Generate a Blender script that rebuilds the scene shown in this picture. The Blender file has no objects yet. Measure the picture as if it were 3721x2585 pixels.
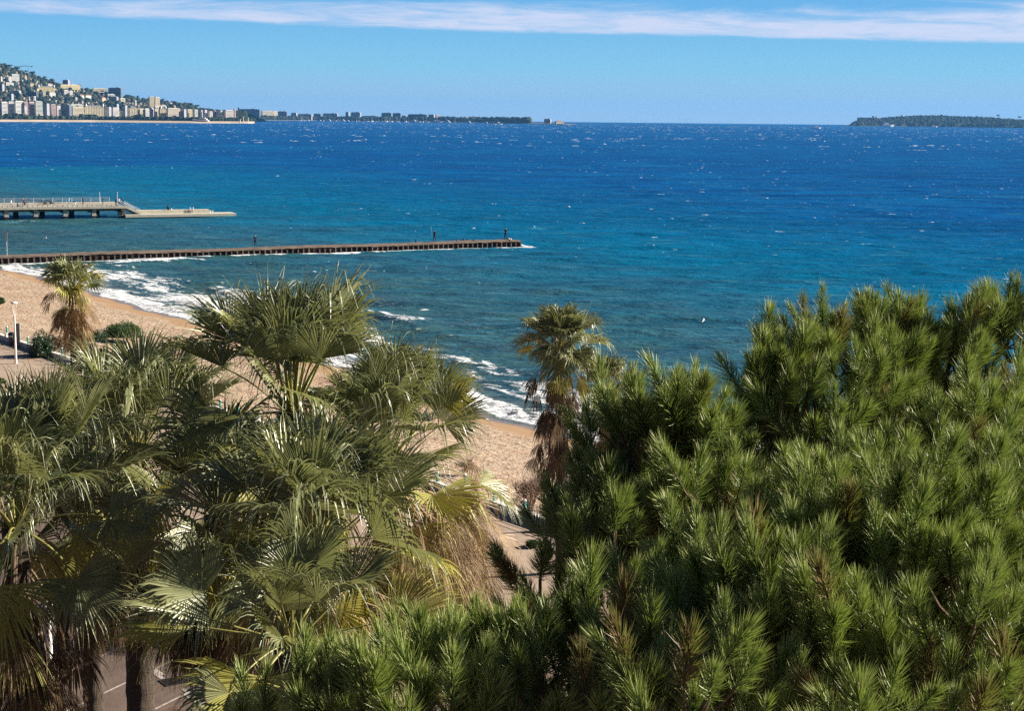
import bpy, math, random
import numpy as np
from mathutils import Vector, Matrix
S = bpy.context.scene
C = S.collection
R = math.radians
rng = np.random.default_rng(7)

# ------------------------------------------------------------------ camera
IW, IH, F = 3721.0, 2585.0, 6000.0          # photograph size and focal length, in its pixels
CAMZ = 22.0
PITCH = math.atan((IH/2-426.0)/F)
ROLL = 0.0098
ER = 7.4e6                                   # effective earth radius
fw = np.array([0, math.cos(PITCH), -math.sin(PITCH)])
r0 = np.array([1.0, 0, 0]); u0 = np.array([0, math.sin(PITCH), math.cos(PITCH)])
rt = r0*math.cos(ROLL)+u0*math.sin(ROLL)
up = -r0*math.sin(ROLL)+u0*math.cos(ROLL)
CAM = np.array([0, 0, CAMZ])
cam_d = bpy.data.cameras.new('camera'); cam = bpy.data.objects.new('camera', cam_d); C.objects.link(cam)
cam_d.sensor_width = 36; cam_d.lens = F/IW*36; cam_d.clip_start = 0.5; cam_d.clip_end = 80000
cam.matrix_world = Matrix(((rt[0], up[0], -fw[0], 0), (rt[1], up[1], -fw[1], 0), (rt[2], up[2], -fw[2], CAMZ), (0, 0, 0, 1)))
S.camera = cam
def ray(px, py): return fw+(px-IW/2)/F*rt+(IH/2-py)/F*up
def onz(px, py, z):
    d = ray(px, py); return CAM+d*((z-CAMZ)/d[2])
def ony(px, py, Y):
    d = ray(px, py); return CAM+d*(Y/d[1])
def proj(p):
    v = np.asarray(p)-CAM; k = v@fw
    return IW/2+F*(v@rt)/k, IH/2-F*(v@up)/k

# ------------------------------------------------------------------ light
SUN_AZ, SUN_EL = R(76), R(25)                # azimuth clockwise from +Y
sd = np.array([math.sin(SUN_AZ)*math.cos(SUN_EL), math.cos(SUN_AZ)*math.cos(SUN_EL), math.sin(SUN_EL)])
sl = bpy.data.lights.new('sun', 'SUN'); sl.energy = 5.0; sl.angle = R(0.5); sl.color = (1.0, 0.91, 0.78)
so = bpy.data.objects.new('sun', sl); C.objects.link(so)
so.rotation_euler = Vector(sd).to_track_quat('Z', 'Y').to_euler()
W = bpy.data.worlds.new('World'); S.world = W; W.use_nodes = True
wn, wl = W.node_tree.nodes, W.node_tree.links
bg = wn['Background']; bg.inputs['Strength'].default_value = 0.049
sky = wn.new('ShaderNodeTexSky'); sky.sky_type = 'NISHITA'; sky.sun_disc = False
sky.sun_elevation = SUN_EL; sky.sun_rotation = SUN_AZ; sky.air_density = 1.0; sky.dust_density = 0.4; sky.ozone_density = 2.5
def wnode(t, **k):
    n = wn.new(t)
    for a, b in k.items(): setattr(n, a, b)
    return n
tint = wnode('ShaderNodeMix', data_type='RGBA', blend_type='MULTIPLY'); tint.inputs[0].default_value = 1
tint.inputs[7].default_value = (0.19, 0.26, 0.38, 1)
wl.new(sky.outputs[0], tint.inputs[6])
ramp = wn.new('ShaderNodeValToRGB'); ramp.color_ramp.interpolation = 'LINEAR'
# thin band of high cloud, in sky direction coordinates
tc = wnode('ShaderNodeTexCoord'); sx = wnode('ShaderNodeSeparateXYZ'); wl.new(tc.outputs['Generated'], sx.inputs[0])
def wmath(op, a, b=None, c=None, clamp=False):
    n = wnode('ShaderNodeMath', operation=op); n.use_clamp = clamp
    for i, v in enumerate((a, b, c)):
        if v is None: continue
        if isinstance(v, (int, float)): n.inputs[i].default_value = v
        else: wl.new(v, n.inputs[i])
    return n.outputs[0]
def wmap(v, a, b, c, d, smooth=True):
    n = wnode('ShaderNodeMapRange'); n.interpolation_type = 'SMOOTHSTEP' if smooth else 'LINEAR'
    wl.new(v, n.inputs[0])
    for i, q in enumerate((a, b, c, d)): n.inputs[i+1].default_value = q
    return n.outputs[0]
az = wmath('ARCTAN2', sx.outputs[0], sx.outputs[1])
el = wmath('ARCSINE', sx.outputs[2])
cv = wnode('ShaderNodeCombineXYZ')
wl.new(wmath('MULTIPLY', az, 7.0), cv.inputs[0]); wl.new(wmath('MULTIPLY', wmath('ADD', el, wmath('MULTIPLY', az, 0.02)), 60.0), cv.inputs[1])
def wnoise(sc, det, rough, dist, off):
    m = wnode('ShaderNodeVectorMath', operation='ADD'); wl.new(cv.outputs[0], m.inputs[0]); m.inputs[1].default_value = off
    n = wnode('ShaderNodeTexNoise'); n.inputs['Scale'].default_value = sc; n.inputs['Detail'].default_value = det
    n.inputs['Roughness'].default_value = rough; n.inputs['Distortion'].default_value = dist
    wl.new(m.outputs[0], n.inputs['Vector']); return n.outputs[0]
wl.new(wmap(el, 0.0, 0.30, 0, 1, False), ramp.inputs[0])
SKYC = [(0.0, (.47, .62, .75)), (0.045, (.38, .60, .78)), (0.10, (.26, .60, .82)), (0.2, (.165, .48, .83)), (0.5, (.05, .24, .62)), (1.0, (.03, .14, .45))]
cr = ramp.color_ramp
while len(cr.elements) < len(SKYC): cr.elements.new(.5)
for e_, (p_, c_) in zip(cr.elements, SKYC): e_.position = p_; e_.color = (*c_, 1)
scl = wnode('ShaderNodeVectorMath', operation='SCALE'); wl.new(ramp.outputs[0], scl.inputs[0]); scl.inputs['Scale'].default_value = 8.7
scl2 = wnode('ShaderNodeMix', data_type='RGBA'); wl.new(wmap(sx.outputs[1], -0.35, 0.75, 0, 1), scl2.inputs[0]); scl2.inputs[6].default_value = (.80, .82, .95, 1); wl.new(scl.outputs[0], scl2.inputs[7])   # the sky low behind the camera is duller
smx = wnode('ShaderNodeMix', data_type='RGBA'); wl.new(wmap(el, 0.17, 0.42, 0, 1), smx.inputs[0]); wl.new(scl2.outputs[2], smx.inputs[6]); wl.new(tint.outputs[2], smx.inputs[7])
n1 = wnoise(1.1, 9, 0.62, 0.6, (3.1, 0.4, 0)); n2 = wnoise(2.8, 8, 0.62, 0.5, (9.0, 3.3, 1))
# lower edge of the band falls slightly to the right; upper edge ragged
low = wmath('SUBTRACT', 0.0500, wmath('MULTIPLY', az, 0.019))
upp = wmath('ADD', 0.0650, wmath('MULTIPLY', wmath('SUBTRACT', n1, 0.5), 0.034))
m1 = wmap(wmath('ADD', wmath('SUBTRACT', el, low), wmath('MULTIPLY', wmath('SUBTRACT', n2, 0.5), 0.004)), -0.0004, 0.0028, 0, 1)
m2 = wmap(wmath('SUBTRACT', upp, el), -0.003, 0.008, 0, 1)
m3 = wmap(n2, 0.26, 0.60, 0.35, 1)
cm = wmath('MULTIPLY', wmath('MULTIPLY', m1, m2), m3, clamp=True)
cm = wmath('MULTIPLY', cm, 0.97)
# more scattered cloud higher up, out of this picture
hi = wmath('MULTIPLY', wmap(el, 0.10, 0.2, 0, 1), wmap(n1, 0.56, 0.75, 0, 0.5)); cm = wmath('ADD', cm, hi, clamp=True)
cmix = wnode('ShaderNodeMix', data_type='RGBA'); wl.new(cm, cmix.inputs[0]); wl.new(smx.outputs[2], cmix.inputs[6])
cmix.inputs[7].default_value = (5.9, 6.4, 8.0, 1)
wl.new(cmix.outputs[2], bg.inputs[0])
S.view_settings.view_transform = 'Standard'; S.view_settings.look = 'None'; S.view_settings.gamma = 1; S.view_settings.exposure = 1.25
cy = S.cycles; cy.max_bounces = 5; cy.diffuse_bounces = 2; cy.glossy_bounces = 2; cy.transmission_bounces = 2; cy.transparent_max_bounces = 8
cy.volume_bounces = 0; cy.caustics_reflective = False; cy.caustics_refractive = False; cy.use_denoising = False; cy.denoiser = 'OPENIMAGEDENOISE'; cy.denoising_input_passes = 'RGB_ALBEDO_NORMAL'; cy.denoising_prefilter = 'ACCURATE'
cy.use_adaptive_sampling = False

# ------------------------------------------------------------------ helpers
def link(o, parent=None):
    C.objects.link(o)
    if parent is not None: o.parent = parent
    return o
def tag(o, label=None, cat=None, group=None, kind=None):
    if label: o['label'] = label
    if cat: o['category'] = cat
    if group: o['group'] = group
    if kind: o['kind'] = kind
    return o
def thing(name, label, cat, loc=(0, 0, 0), rz=0.0, group=None):
    o = bpy.data.objects.new(name, None); o.empty_display_size = 0.3; o.location = [float(q) for q in loc]; o.rotation_euler = (0, 0, rz)
    link(o); return tag(o, label, cat, group)
def meshnp(name, V, faces, mats, parent=None, smooth=False, midx=None, attrs=None):
    """V (N,3); faces: list of int arrays (M,3) or (M,4)"""
    V = np.asarray(V, dtype=np.float32)
    me = bpy.data.meshes.new(name); me.vertices.add(len(V)); me.vertices.foreach_set('co', V.ravel())
    faces = [np.asarray(f, dtype=np.int32) for f in faces if len(f)]
    loops = np.concatenate([f.ravel() for f in faces]); tot = np.concatenate([np.full(len(f), f.shape[1], np.int32) for f in faces])
    me.loops.add(len(loops)); me.loops.foreach_set('vertex_index', loops)
    me.polygons.add(len(tot)); st = np.concatenate([[0], np.cumsum(tot)[:-1]]).astype(np.int32)
    me.polygons.foreach_set('loop_start', st); me.polygons.foreach_set('loop_total', tot)
    for m in (mats if isinstance(mats, (list, tuple)) else [mats]): me.materials.append(m)
    if midx is not None: me.polygons.foreach_set('material_index', np.asarray(midx, np.int32))
    if smooth: me.polygons.foreach_set('use_smooth', np.ones(len(tot), bool))
    me.update(calc_edges=True)
    if attrs:
        for k, a in attrs.items():
            at = me.attributes.new(k, 'FLOAT', 'POINT'); at.data.foreach_set('value', np.asarray(a, np.float32))
    o = bpy.data.objects.new(name, me); link(o, parent); return o
class MB:
    """collects simple solids into one mesh"""
    def __init__(s): s.V = []; s.F = []; s.M = []; s.n = 0
    def add(s, V, F, m=0):
        V = np.asarray(V, float); 
        for f in F: s.F.append([i+s.n for i in f]); s.M.append(m)
        s.V.append(V); s.n += len(V); return s
    def box(s, x0, x1, y0, y1, z0, z1, m=0, T=None):
        V = np.array([(x, y, z) for z in (z0, z1) for y in (y0, y1) for x in (x0, x1)], float)
        if T is not None: V = T(V)
        return s.add(V, [(0, 2, 3, 1), (4, 5, 7, 6), (0, 1, 5, 4), (2, 6, 7, 3), (0, 4, 6, 2), (1, 3, 7, 5)], m)
    def tube(s, pts, rad, n=6, m=0, cap=True):
        pts = np.asarray(pts, float); rad = np.broadcast_to(np.asarray(rad, float), (len(pts),))
        tg = np.gradient(pts, axis=0); tg /= np.linalg.norm(tg, axis=1)[:, None]+1e-9
        ref = np.array([0, 0, 1.0]) if abs(tg[:, 2]).mean() < .8 else np.array([1.0, 0, 0])
        a = np.cross(tg, ref); a /= np.linalg.norm(a, axis=1)[:, None]+1e-9; b = np.cross(tg, a)
        th = np.linspace(0, 2*np.pi, n, endpoint=False)
        V = pts[:, None]+rad[:, None, None]*(np.cos(th)[None, :, None]*a[:, None]+np.sin(th)[None, :, None]*b[:, None])
        Fs = [(i*n+j, i*n+(j+1) % n, (i+1)*n+(j+1) % n, (i+1)*n+j) for i in range(len(pts)-1) for j in range(n)]
        if cap: Fs += [tuple(range(n))[::-1], tuple((len(pts)-1)*n+j for j in range(n))]
        return s.add(V.reshape(-1, 3), Fs, m)
    def blob(s, c, r, m=0, jit=0.0, nu=8, nv=5, rg=None):
        c = np.asarray(c, float); r = np.broadcast_to(np.asarray(r, float), (3,))
        V = [c+(0, 0, r[2])]
        for i in range(1, nv):
            ph = math.pi*i/nv
            for j in range(nu):
                t = 2*math.pi*j/nu; k = 1+(rg.uniform(-jit, jit) if rg is not None else 0)
                V.append(c+k*r*np.array([math.sin(ph)*math.cos(t), math.sin(ph)*math.sin(t), math.cos(ph)]))
        V.append(c-(0, 0, r[2])); L = len(V)-1
        Fs = [(0, 1+j, 1+(j+1) % nu) for j in range(nu)]
        for i in range(nv-2):
            a = 1+i*nu; b = a+nu
            Fs += [(a+j, b+j, b+(j+1) % nu, a+(j+1) % nu) for j in range(nu)]
        a = 1+(nv-2)*nu; Fs += [(a+(j+1) % nu, a+j, L) for j in range(nu)]
        return s.add(np.array(V), Fs, m)
    def prism(s, prof, y0, y1, m=0):
        k = len(prof); V = [(x, y0, z) for x, z in prof]+[(x, y1, z) for x, z in prof]
        return s.add(V, [tuple(range(k)), tuple(range(2*k-1, k-1, -1))]+[(i, i+k, (i+1) % k+k, (i+1) % k) for i in range(k)], m)
    def build(s, name, mats, parent=None, smooth=False):
        me = bpy.data.meshes.new(name); me.from_pydata(np.concatenate(s.V).tolist(), [], s.F)
        for mm in (mats if isinstance(mats, (list, tuple)) else [mats]): me.materials.append(mm)
        me.polygons.foreach_set('material_index', np.array(s.M, np.int32))
        if smooth: me.polygons.foreach_set('use_smooth', np.ones(len(s.F), bool))
        me.update(); o = bpy.data.objects.new(name, me); return link(o, parent)
def copy_tree(o, parent=None):
    c = o.copy(); C.objects.link(c); c.parent = parent
    for ch in o.children: copy_tree(ch, c)
    return c
def ordn(n): return '%d%s' % (n, 'th' if 10 <= n % 100 <= 20 else {1: 'st', 2: 'nd', 3: 'rd'}.get(n % 10, 'th'))

# ------------------------------------------------------------------ materials
class NT:
    def __init__(s, name):
        s.m = bpy.data.materials.new(name); s.m.use_nodes = True; s.t = s.m.node_tree; s.p = s.t.nodes['Principled BSDF']; s.out = s.t.nodes['Material Output']
    def new(s, t, **k):
        n = s.t.nodes.new(t)
        for a, b in k.items(): setattr(n, a, b)
        return n
    def put(s, v, sock):
        if isinstance(v, bpy.types.NodeSocket): s.t.links.new(v, sock)
        elif isinstance(v, (tuple, list)) and len(v) == 3 and sock.type == 'RGBA': sock.default_value = (*v, 1)
        else: sock.default_value = v
    def math(s, op, a, b=0, c=0, clamp=False):
        n = s.new('ShaderNodeMath', operation=op); n.use_clamp = clamp
        for i, v in enumerate((a, b, c)): s.put(v, n.inputs[i])
        return n.outputs[0]
    def mix(s, f, a, b, mode='MIX'):
        n = s.new('ShaderNodeMix', data_type='RGBA', blend_type=mode); s.put(f, n.inputs[0]); s.put(a, n.inputs[6]); s.put(b, n.inputs[7]); return n.outputs[2]
    def rng(s, v, a, b, c=0.0, d=1.0, smooth=True):
        n = s.new('ShaderNodeMapRange'); n.interpolation_type = 'SMOOTHSTEP' if smooth else 'LINEAR'
        s.put(v, n.inputs[0])
        for i, q in enumerate((a, b, c, d)): n.inputs[i+1].default_value = q
        return n.outputs[0]
    def attr(s, name): 
        n = s.new('ShaderNodeAttribute', attribute_name=name); return n.outputs['Fac']
    def coord(s, scale=(1, 1, 1), rot=(0, 0, 0), kind='Object', world=False):
        if world: src = s.new('ShaderNodeNewGeometry').outputs['Position']
        else: src = s.new('ShaderNodeTexCoord').outputs[kind]
        n = s.new('ShaderNodeMapping'); s.t.links.new(src, n.inputs[0]); n.inputs['Scale'].default_value = scale; n.inputs['Rotation'].default_value = rot; return n.outputs[0]
    def noise(s, vec, scale, det=4, rough=.55, dist=0):
        n = s.new('ShaderNodeTexNoise'); s.t.links.new(vec, n.inputs['Vector']); n.inputs['Scale'].default_value = scale
        n.inputs['Detail'].default_value = det; n.inputs['Roughness'].default_value = rough; n.inputs['Distortion'].default_value = dist; return n.outputs[0]
    def bump(s, h, dist, strength=1.0, normal=None):
        n = s.new('ShaderNodeBump'); s.put(h, n.inputs['Height']); n.inputs['Distance'].default_value = dist; n.inputs['Strength'].default_value = strength
        if normal is not None: s.t.links.new(normal, n.inputs['Normal'])
        return n.outputs[0]
    def set(s, **k):
        for a, v in k.items():
            key = {'base': 'Base Color', 'rough': 'Roughness', 'spec': 'Specular IOR Level', 'metal': 'Metallic', 'normal': 'Normal'}[a]
            s.put(v, s.p.inputs[key])
        return s
    def translucent(s, col, fac):
        tr = s.new('ShaderNodeBsdfTranslucent'); s.put(col, tr.inputs[0]); mx = s.new('ShaderNodeMixShader'); s.put(fac, mx.inputs[0])
        s.t.links.new(s.p.outputs[0], mx.inputs[1]); s.t.links.new(tr.outputs[0], mx.inputs[2]); s.t.links.new(mx.outputs[0], s.out.inputs[0]); return s
def plain(name, col, rough=.6, var=.25, scale=3.0, spec=.4, metal=0.0, world=False, bump=0.0):
    t = NT(name); c = t.coord(world=world); n = t.noise(c, scale, 5)
    lo = tuple(q*(1-var) for q in col); hi = tuple(min(1, q*(1+var)) for q in col)
    t.set(base=t.mix(t.rng(n, .3, .7), lo, hi), rough=rough, spec=spec, metal=metal)
    if bump: t.set(normal=t.bump(n, bump))
    return t.m
def leafmat(name, c1, c2, tcol, tfac, rough=.42, spec=.5, scale=1.5):
    t = NT(name); n = t.noise(t.coord(world=True), scale, 3); oi = t.new('ShaderNodeObjectInfo').outputs['Random']
    f = t.math('ADD', t.math('MULTIPLY', t.rng(n, .3, .7), .55), t.math('MULTIPLY', oi, .45))
    t.set(base=t.mix(f, c1, c2), rough=rough, spec=spec); t.translucent(tcol, tfac); return t.m

M = {}
M['frond'] = leafmat('palm frond green', (.042, .076, .034), (.36, .365, .18), (.38, .40, .13), .20, .34, .6)
M['frond_yellow'] = leafmat('palm frond yellowing', (.30, .30, .07), (.52, .50, .15), (.45, .40, .07), .3, .45, .4)
M['frond_dead'] = leafmat('palm frond dry', (.14, .085, .042), (.44, .30, .145), (.38, .24, .10), .22, .6, .3, 2.5)
M['straw'] = leafmat('straw coloured dead frond', (.22, .145, .08), (.58, .43, .25), (.42, .29, .15), .14, .6, .3, 3.0)
M['frond_old'] = leafmat('dry frond darkened for shade', (.07, .045, .03), (.23, .155, .09), (.2, .13, .06), .12, .7, .3, 3.0)  # dry frond colour darkened to carry the shade on some skirts
M['petiole'] = leafmat('palm petiole', (.16, .17, .045), (.34, .31, .09), (.2, .2, .03), .05, .4, .5)
t = NT('palm trunk bark'); c = t.coord((1, 1, 4)); n = t.noise(c, 5, 6, .7); v = t.noise(t.coord((9, 9, 1.2)), 2, 4)
t.set(base=t.mix(n, (.03, .02, .014), (.11, .08, .055)), rough=.9, normal=t.bump(t.math('ADD', n, v), .06)); M['trunk'] = t.m
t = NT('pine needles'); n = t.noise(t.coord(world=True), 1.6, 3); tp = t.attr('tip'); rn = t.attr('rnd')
c = t.mix(rn, (.026, .085, .018), (.19, .29, .06)); c = t.mix(t.math('MULTIPLY', t.math('POWER', tp, 1.6), .95), c, (.58, .60, .22)); c = t.mix(t.rng(rn, 1.2, 1.6), c, (.24, .15, .07))  # needle tips painted brighter to carry the sunlight
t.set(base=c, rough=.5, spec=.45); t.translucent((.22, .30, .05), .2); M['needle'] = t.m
M['pine_bark'] = plain('pine bark', (.13, .085, .06), .9, .5, 12, .2, bump=.02)
M['pine_bud'] = plain('pine bud', (.38, .24, .14), .7, .2, 20)
M['bush'] = leafmat('bush leaves', (.035, .08, .02), (.08, .14, .035), (.1, .16, .03), .2)
M['bush_dark'] = leafmat('dark bush leaves', (.02, .05, .025), (.045, .08, .035), (.05, .1, .03), .15)
M['twig'] = plain('bare twigs', (.27, .19, .15), .9, .25, 6, .2)

# ------------------------------------------------------------------ coast frame
GZ = 3.0                                                     # promenade level
wa, wb = onz(0, 1229, GZ), onz(1869, 1872, GZ)
O2 = wb[:2].copy(); AL = (wa-wb)[:2]; AL /= np.linalg.norm(AL); SE = np.array([-AL[1], AL[0]])
if SE@(onz(1700, 1400, 0)[:2]-O2) < 0: SE = -SE
def sc(p): 
    q = np.asarray(p)[..., :2]-O2; return q@AL, q@SE
def xy(s, c): 
    s = np.asarray(s, float); c = np.asarray(c, float); return O2+s[..., None]*AL+c[..., None]*SE
shp = [(0, 975), (169, 1014), (370, 1072), (486, 1112), (700, 1168), (1000, 1262), (1300, 1358), (1652, 1474), (1974, 1563)]
ss, cc = zip(*[sc(onz(x, y, 0)) for x, y in shp]); o_ = np.argsort(ss); ss = np.array(ss)[o_]; cc = np.array(cc)[o_]
ss = np.concatenate([[-300, ss[0]-40], ss, [ss[-1]+50, 700]]); cc = np.concatenate([[cc[0]-14, cc[0]], cc, [cc[-1]+3, cc[-1]+60]])
def shore_c(s): return np.interp(s, ss, cc)+.35*np.sin(np.asarray(s)*.33)+.25*np.sin(np.asarray(s)*.81+2)
def beach_z(s, c):
    cs = shore_c(s); d = cs-c                                # metres inland from the waterline
    z = np.where(d > 5, .62+(d-5)*(2.45-.62)/np.maximum(cs-5, 1), d*.124)
    return np.where(d < 0, d*.09, z)

# beach: lumpy trodden sand, smooth wet rim
sg = np.concatenate([np.arange(-90, 190, .30)]); cg = np.concatenate([np.arange(.15, 40, .28), np.arange(40, 90, 2.5)])
SG, CG = np.meshgrid(sg, cg, indexing='ij')
def fbm(X, Y, f, seed, n=14):
    g = np.random.default_rng(seed); z = np.zeros_like(X)
    for i in range(n):
        a = g.uniform(0, 2*np.pi); k = f*g.uniform(.6, 1.7); z += np.sin(X*k*np.cos(a)+Y*k*np.sin(a)+g.uniform(0, 6.28))
    return z/math.sqrt(n)
INL = shore_c(SG)-CG
ZB = beach_z(SG, CG)+fbm(SG, CG, 5.5, 3)*.028*np.clip((INL-3.5)/2.5, 0, 1)+fbm(SG, CG, 1.2, 4)*.03*np.clip((INL-4)/5, 0, 1)
P2 = xy(SG, CG); Vb = np.dstack([P2, ZB]).reshape(-1, 3)
def gridfaces(a, b):
    i, j = np.meshgrid(np.arange(a-1), np.arange(b-1), indexing='ij'); k = (i*b+j).ravel(); return np.stack([k, k+1, k+b+1, k+b], 1)
t = NT('beach sand'); c = t.coord(world=True); inl = t.attr('inland')
n1_ = t.noise(c, 2.6, 4, .62, .6); n2_ = t.noise(c, .35, 4); n3_ = t.noise(c, 1.7, 5, .65); n4_ = t.noise(c, 9, 3)
dry = t.mix(t.rng(n3_, .3, .7), (.37, .27, .18), (.54, .415, .295)); dry = t.mix(t.rng(n2_, .45, .7), dry, (.39, .26, .17))
dry = t.mix(t.rng(n1_, .54, .66, 0, .7), dry, (.16, .09, .05))                 # footprint shadows painted into the sand colour
rim = t.mix(n3_, (.30, .185, .095), (.37, .235, .125)); wet = t.mix(n3_, (.17, .125, .085), (.22, .16, .115))
wl_ = t.rng(t.math('ADD', inl, t.math('MULTIPLY', t.math('SUBTRACT', t.noise(c, .55, 4), .5), 3.0)), 3.2, 5.0)
line = t.math('MULTIPLY', t.rng(t.math('ABSOLUTE', t.math('SUBTRACT', t.math('ADD', inl, t.math('MULTIPLY', n3_, 1.6)), 6.0)), .0, .25, 1, 0), t.rng(n1_, .5, .6))
col = t.mix(wl_, rim, dry); col = t.mix(t.math('MULTIPLY', line, .8), col, (.08, .045, .03))
wt = t.rng(t.math('ADD', inl, t.math('MULTIPLY', n2_, .9)), 1.1, 2.2); col = t.mix(wt, wet, col)
rg_ = t.math('ADD', t.math('MULTIPLY', wt, .5), .32)
bp = t.bump(t.math('ADD', t.math('MULTIPLY', n1_, 1.3), t.math('MULTIPLY', n3_, .9)), .17, 1.0)
bm = t.new('ShaderNodeMix', data_type='VECTOR'); t.put(wl_, bm.inputs[0]); t.t.links.new(t.new('ShaderNodeNewGeometry').outputs['Normal'], bm.inputs[4]); t.t.links.new(bp, bm.inputs[5])
t.set(base=col, rough=rg_, spec=.35, normal=bm.outputs[1]); M['sand'] = t.m
tag(meshnp('beach', Vb, [gridfaces(len(sg), len(cg))], M['sand'], smooth=True, attrs={'inland': INL.ravel()}), kind='structure')

# pavement and road
def slab(name, s0, s1, c0, c1, z, mat, th=.4, kind='structure'):
    m = MB(); V = []
    for zz in (z-th, z):
        for s_, c_ in ((s0, c0), (s1, c0), (s0, c1), (s1, c1)): V.append((*xy(s_, c_), zz))
    m.add(V, [(0, 2, 3, 1), (4, 5, 7, 6), (0, 1, 5, 4), (2, 6, 7, 3), (0, 4, 6, 2), (1, 3, 7, 5)]); o = m.build(name, mat); return tag(o, kind=kind)
t = NT('promenade paving'); c = t.coord(world=True); n = t.noise(c, .5, 5); n2 = t.noise(c, 6, 5)
col = t.mix(t.rng(n, .3, .7), (.34, .25, .18), (.44, .335, .25)); col = t.mix(t.rng(n2, .4, .8, 0, .35), col, (.27, .2, .16)); t.set(base=col, rough=.85, normal=t.bump(n2, .01)); M['pave'] = t.m
t = NT('road asphalt'); n = t.noise(t.coord(world=True), .7, 6); n2 = t.noise(t.coord(world=True), 14, 4)
col = t.mix(t.rng(n, .3, .7), (.095, .062, .045), (.15, .102, .075)); col = t.mix(t.rng(n2, .45, .75, 0, .4), col, (.22, .17, .14)); t.set(base=col, rough=.9, normal=t.bump(n2, .01)); M['road'] = t.m
M['white_line'] = plain('road paint', (.42, .37, .32), .7, .2, 5)
M['kerbstone'] = plain('kerb stone', (.42, .36, .31), .8, .2, 3, bump=.01)
PROMW = 15.5
slab('promenade', -80, 190, -PROMW, -.02, GZ, M['pave'], 1.2)
slab('road', -80, 190, -75, -PROMW, GZ-.14, M['road'], 1.0)
slab('land', -900, 900, -1500, -75, GZ-.3, M['road'], .5)
km = MB()
for i in range(150):
    s_ = -60+i*1.5; km.box(s_+.01, s_+1.49, -PROMW-.28, -PROMW-.01, GZ-.3, GZ+.012, 0, lambda V: np.column_stack([xy(V[:, 0], V[:, 1]), V[:, 2]]))
tag(km.build('kerb', M['kerbstone']), kind='structure')
# painted bay lines, the gutter strip and thin dark lines on the paving, each traced on the ground
def strip(p, q, w, z, m, mb):
    a, b = onz(*p, z)[:2], onz(*q, z)[:2]; d = b-a; d /= np.linalg.norm(d); n_ = np.array([-d[1], d[0]])*w/2
    mb.add([(*(a-n_), z), (*(b-n_), z), (*(b+n_), z), (*(a+n_), z)], [(0, 1, 2, 3)], m)
ml = MB(); z_ = GZ-.136
for p, q in (((150, 2630), (640, 2395)), ((180, 2477), (520, 2312)), ((500, 2610), (760, 2482)), ((-40, 2395), (330, 2215))): strip(p, q, .085, z_, 0, ml)
tag(ml.build('parking_lines', M['white_line']), kind='structure')
mk = MB(); gz2 = GZ-.13
for (p, q) in (((500, 2392), (592, 2455)), ((665, 2505), (860, 2640))):
    for dy in (0, 14): strip((p[0], p[1]+dy), (q[0], q[1]+dy), .16, gz2, 0, mk)
tag(mk.build('gutter_strip', M['kerbstone']), kind='structure')
M['iron'] = plain('cast iron', (.05, .045, .045), .6, .3, 8, metal=.3)
g = onz(632, 2478, GZ-.13); gt = thing('drain_grate', 'dark square drain grate set in the pale gutter strip', 'drain', g, R(35))
mb = MB(); mb.box(-.42, .42, -.36, -.31, 0, .02).box(-.42, .42, .31, .36, 0, .02).box(-.42, -.37, -.31, .31, 0, .02).box(.37, .42, -.31, .31, 0, .02); mb.build('frame', M['iron'], gt)
mb = MB()
for i in range(9): mb.box(-.36+i*.083, -.325+i*.083, -.31, .31, 0, .014)
mb.box(-.37, .37, -.31, .31, -.03, -.02); mb.build('bars', M['iron'], gt)
mj = MB()
for p, q in (((0, 1333), (70, 1331)), ((0, 1345), (66, 1343)), ((66, 1343), (60, 1300)), ((1700, 1975), (1960, 1970)), ((1700, 1983), (1960, 1979)), ((1700, 1991), (1960, 1988))): strip(p, q, .05, GZ+.004, 0, mj)
tag(mj.build('paving_lines', plain('paving line', (.25, .17, .13), .9, .2)), kind='structure')

# promenade wall with piers, posts and rails
M['wall'] = plain('white rendered wall', (.66, .60, .54), .85, .12, 2, bump=.01)
M['wall_white'] = plain('white painted masonry', (.78, .74, .68), .8, .1, 3)
M['teal'] = plain('teal paint', (.10, .42, .36), .5, .15, 3)
M['rail'] = plain('galvanised rail', (.42, .43, .42), .45, .1, 3, metal=.4)
wt_ = thing('promenade_wall', 'low white wall with teal and white posts along the beach side of the promenade', 'wall', (*xy(0, 0), GZ))
def T0(V): return np.column_stack([xy(V[:, 0], V[:, 1])-O2, V[:, 2]])
mb = MB(); mb.box(-80, 190, -.30, 0, -.6, .37, 0, T0); mb.build('wall_body', M['wall'], wt_)
mb = MB(); mb.box(-80, 190, -.33, .03, .372, .42, 0, T0); mb.build('coping', M['wall_white'], wt_)
s1 = sc(onz(1787, 1800, GZ))[0]
for k in range(-24, 62):
    s_ = s1+k*2.55
    if s_ > 185 or s_ < -75: continue
    pr = MB(); big = k % 3 == 0
    if big: pr.box(s_-.17, s_+.17, -.31, .05, .424, .72, 0, T0)
    z0 = .724 if big else .424
    pr.tube([(*(xy(s_, -.15)-O2), z0), (*(xy(s_, -.15)-O2), z0+.46)], .075, 8, 1); pr.blob((*(xy(s_, -.15)-O2), z0+.50), .09, 0)
    if k >= -8: pr.build('post', [M['wall_white'], M['teal']], wt_)
    for zz in (.60, .82):
        if k >= -8: 
            q = MB(); q.tube([(*(xy(s_+.08, -.15)-O2), zz), (*(xy(s_+2.47, -.15)-O2), zz)], .018, 5); q.build('rail', M['rail'], wt_)

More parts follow.
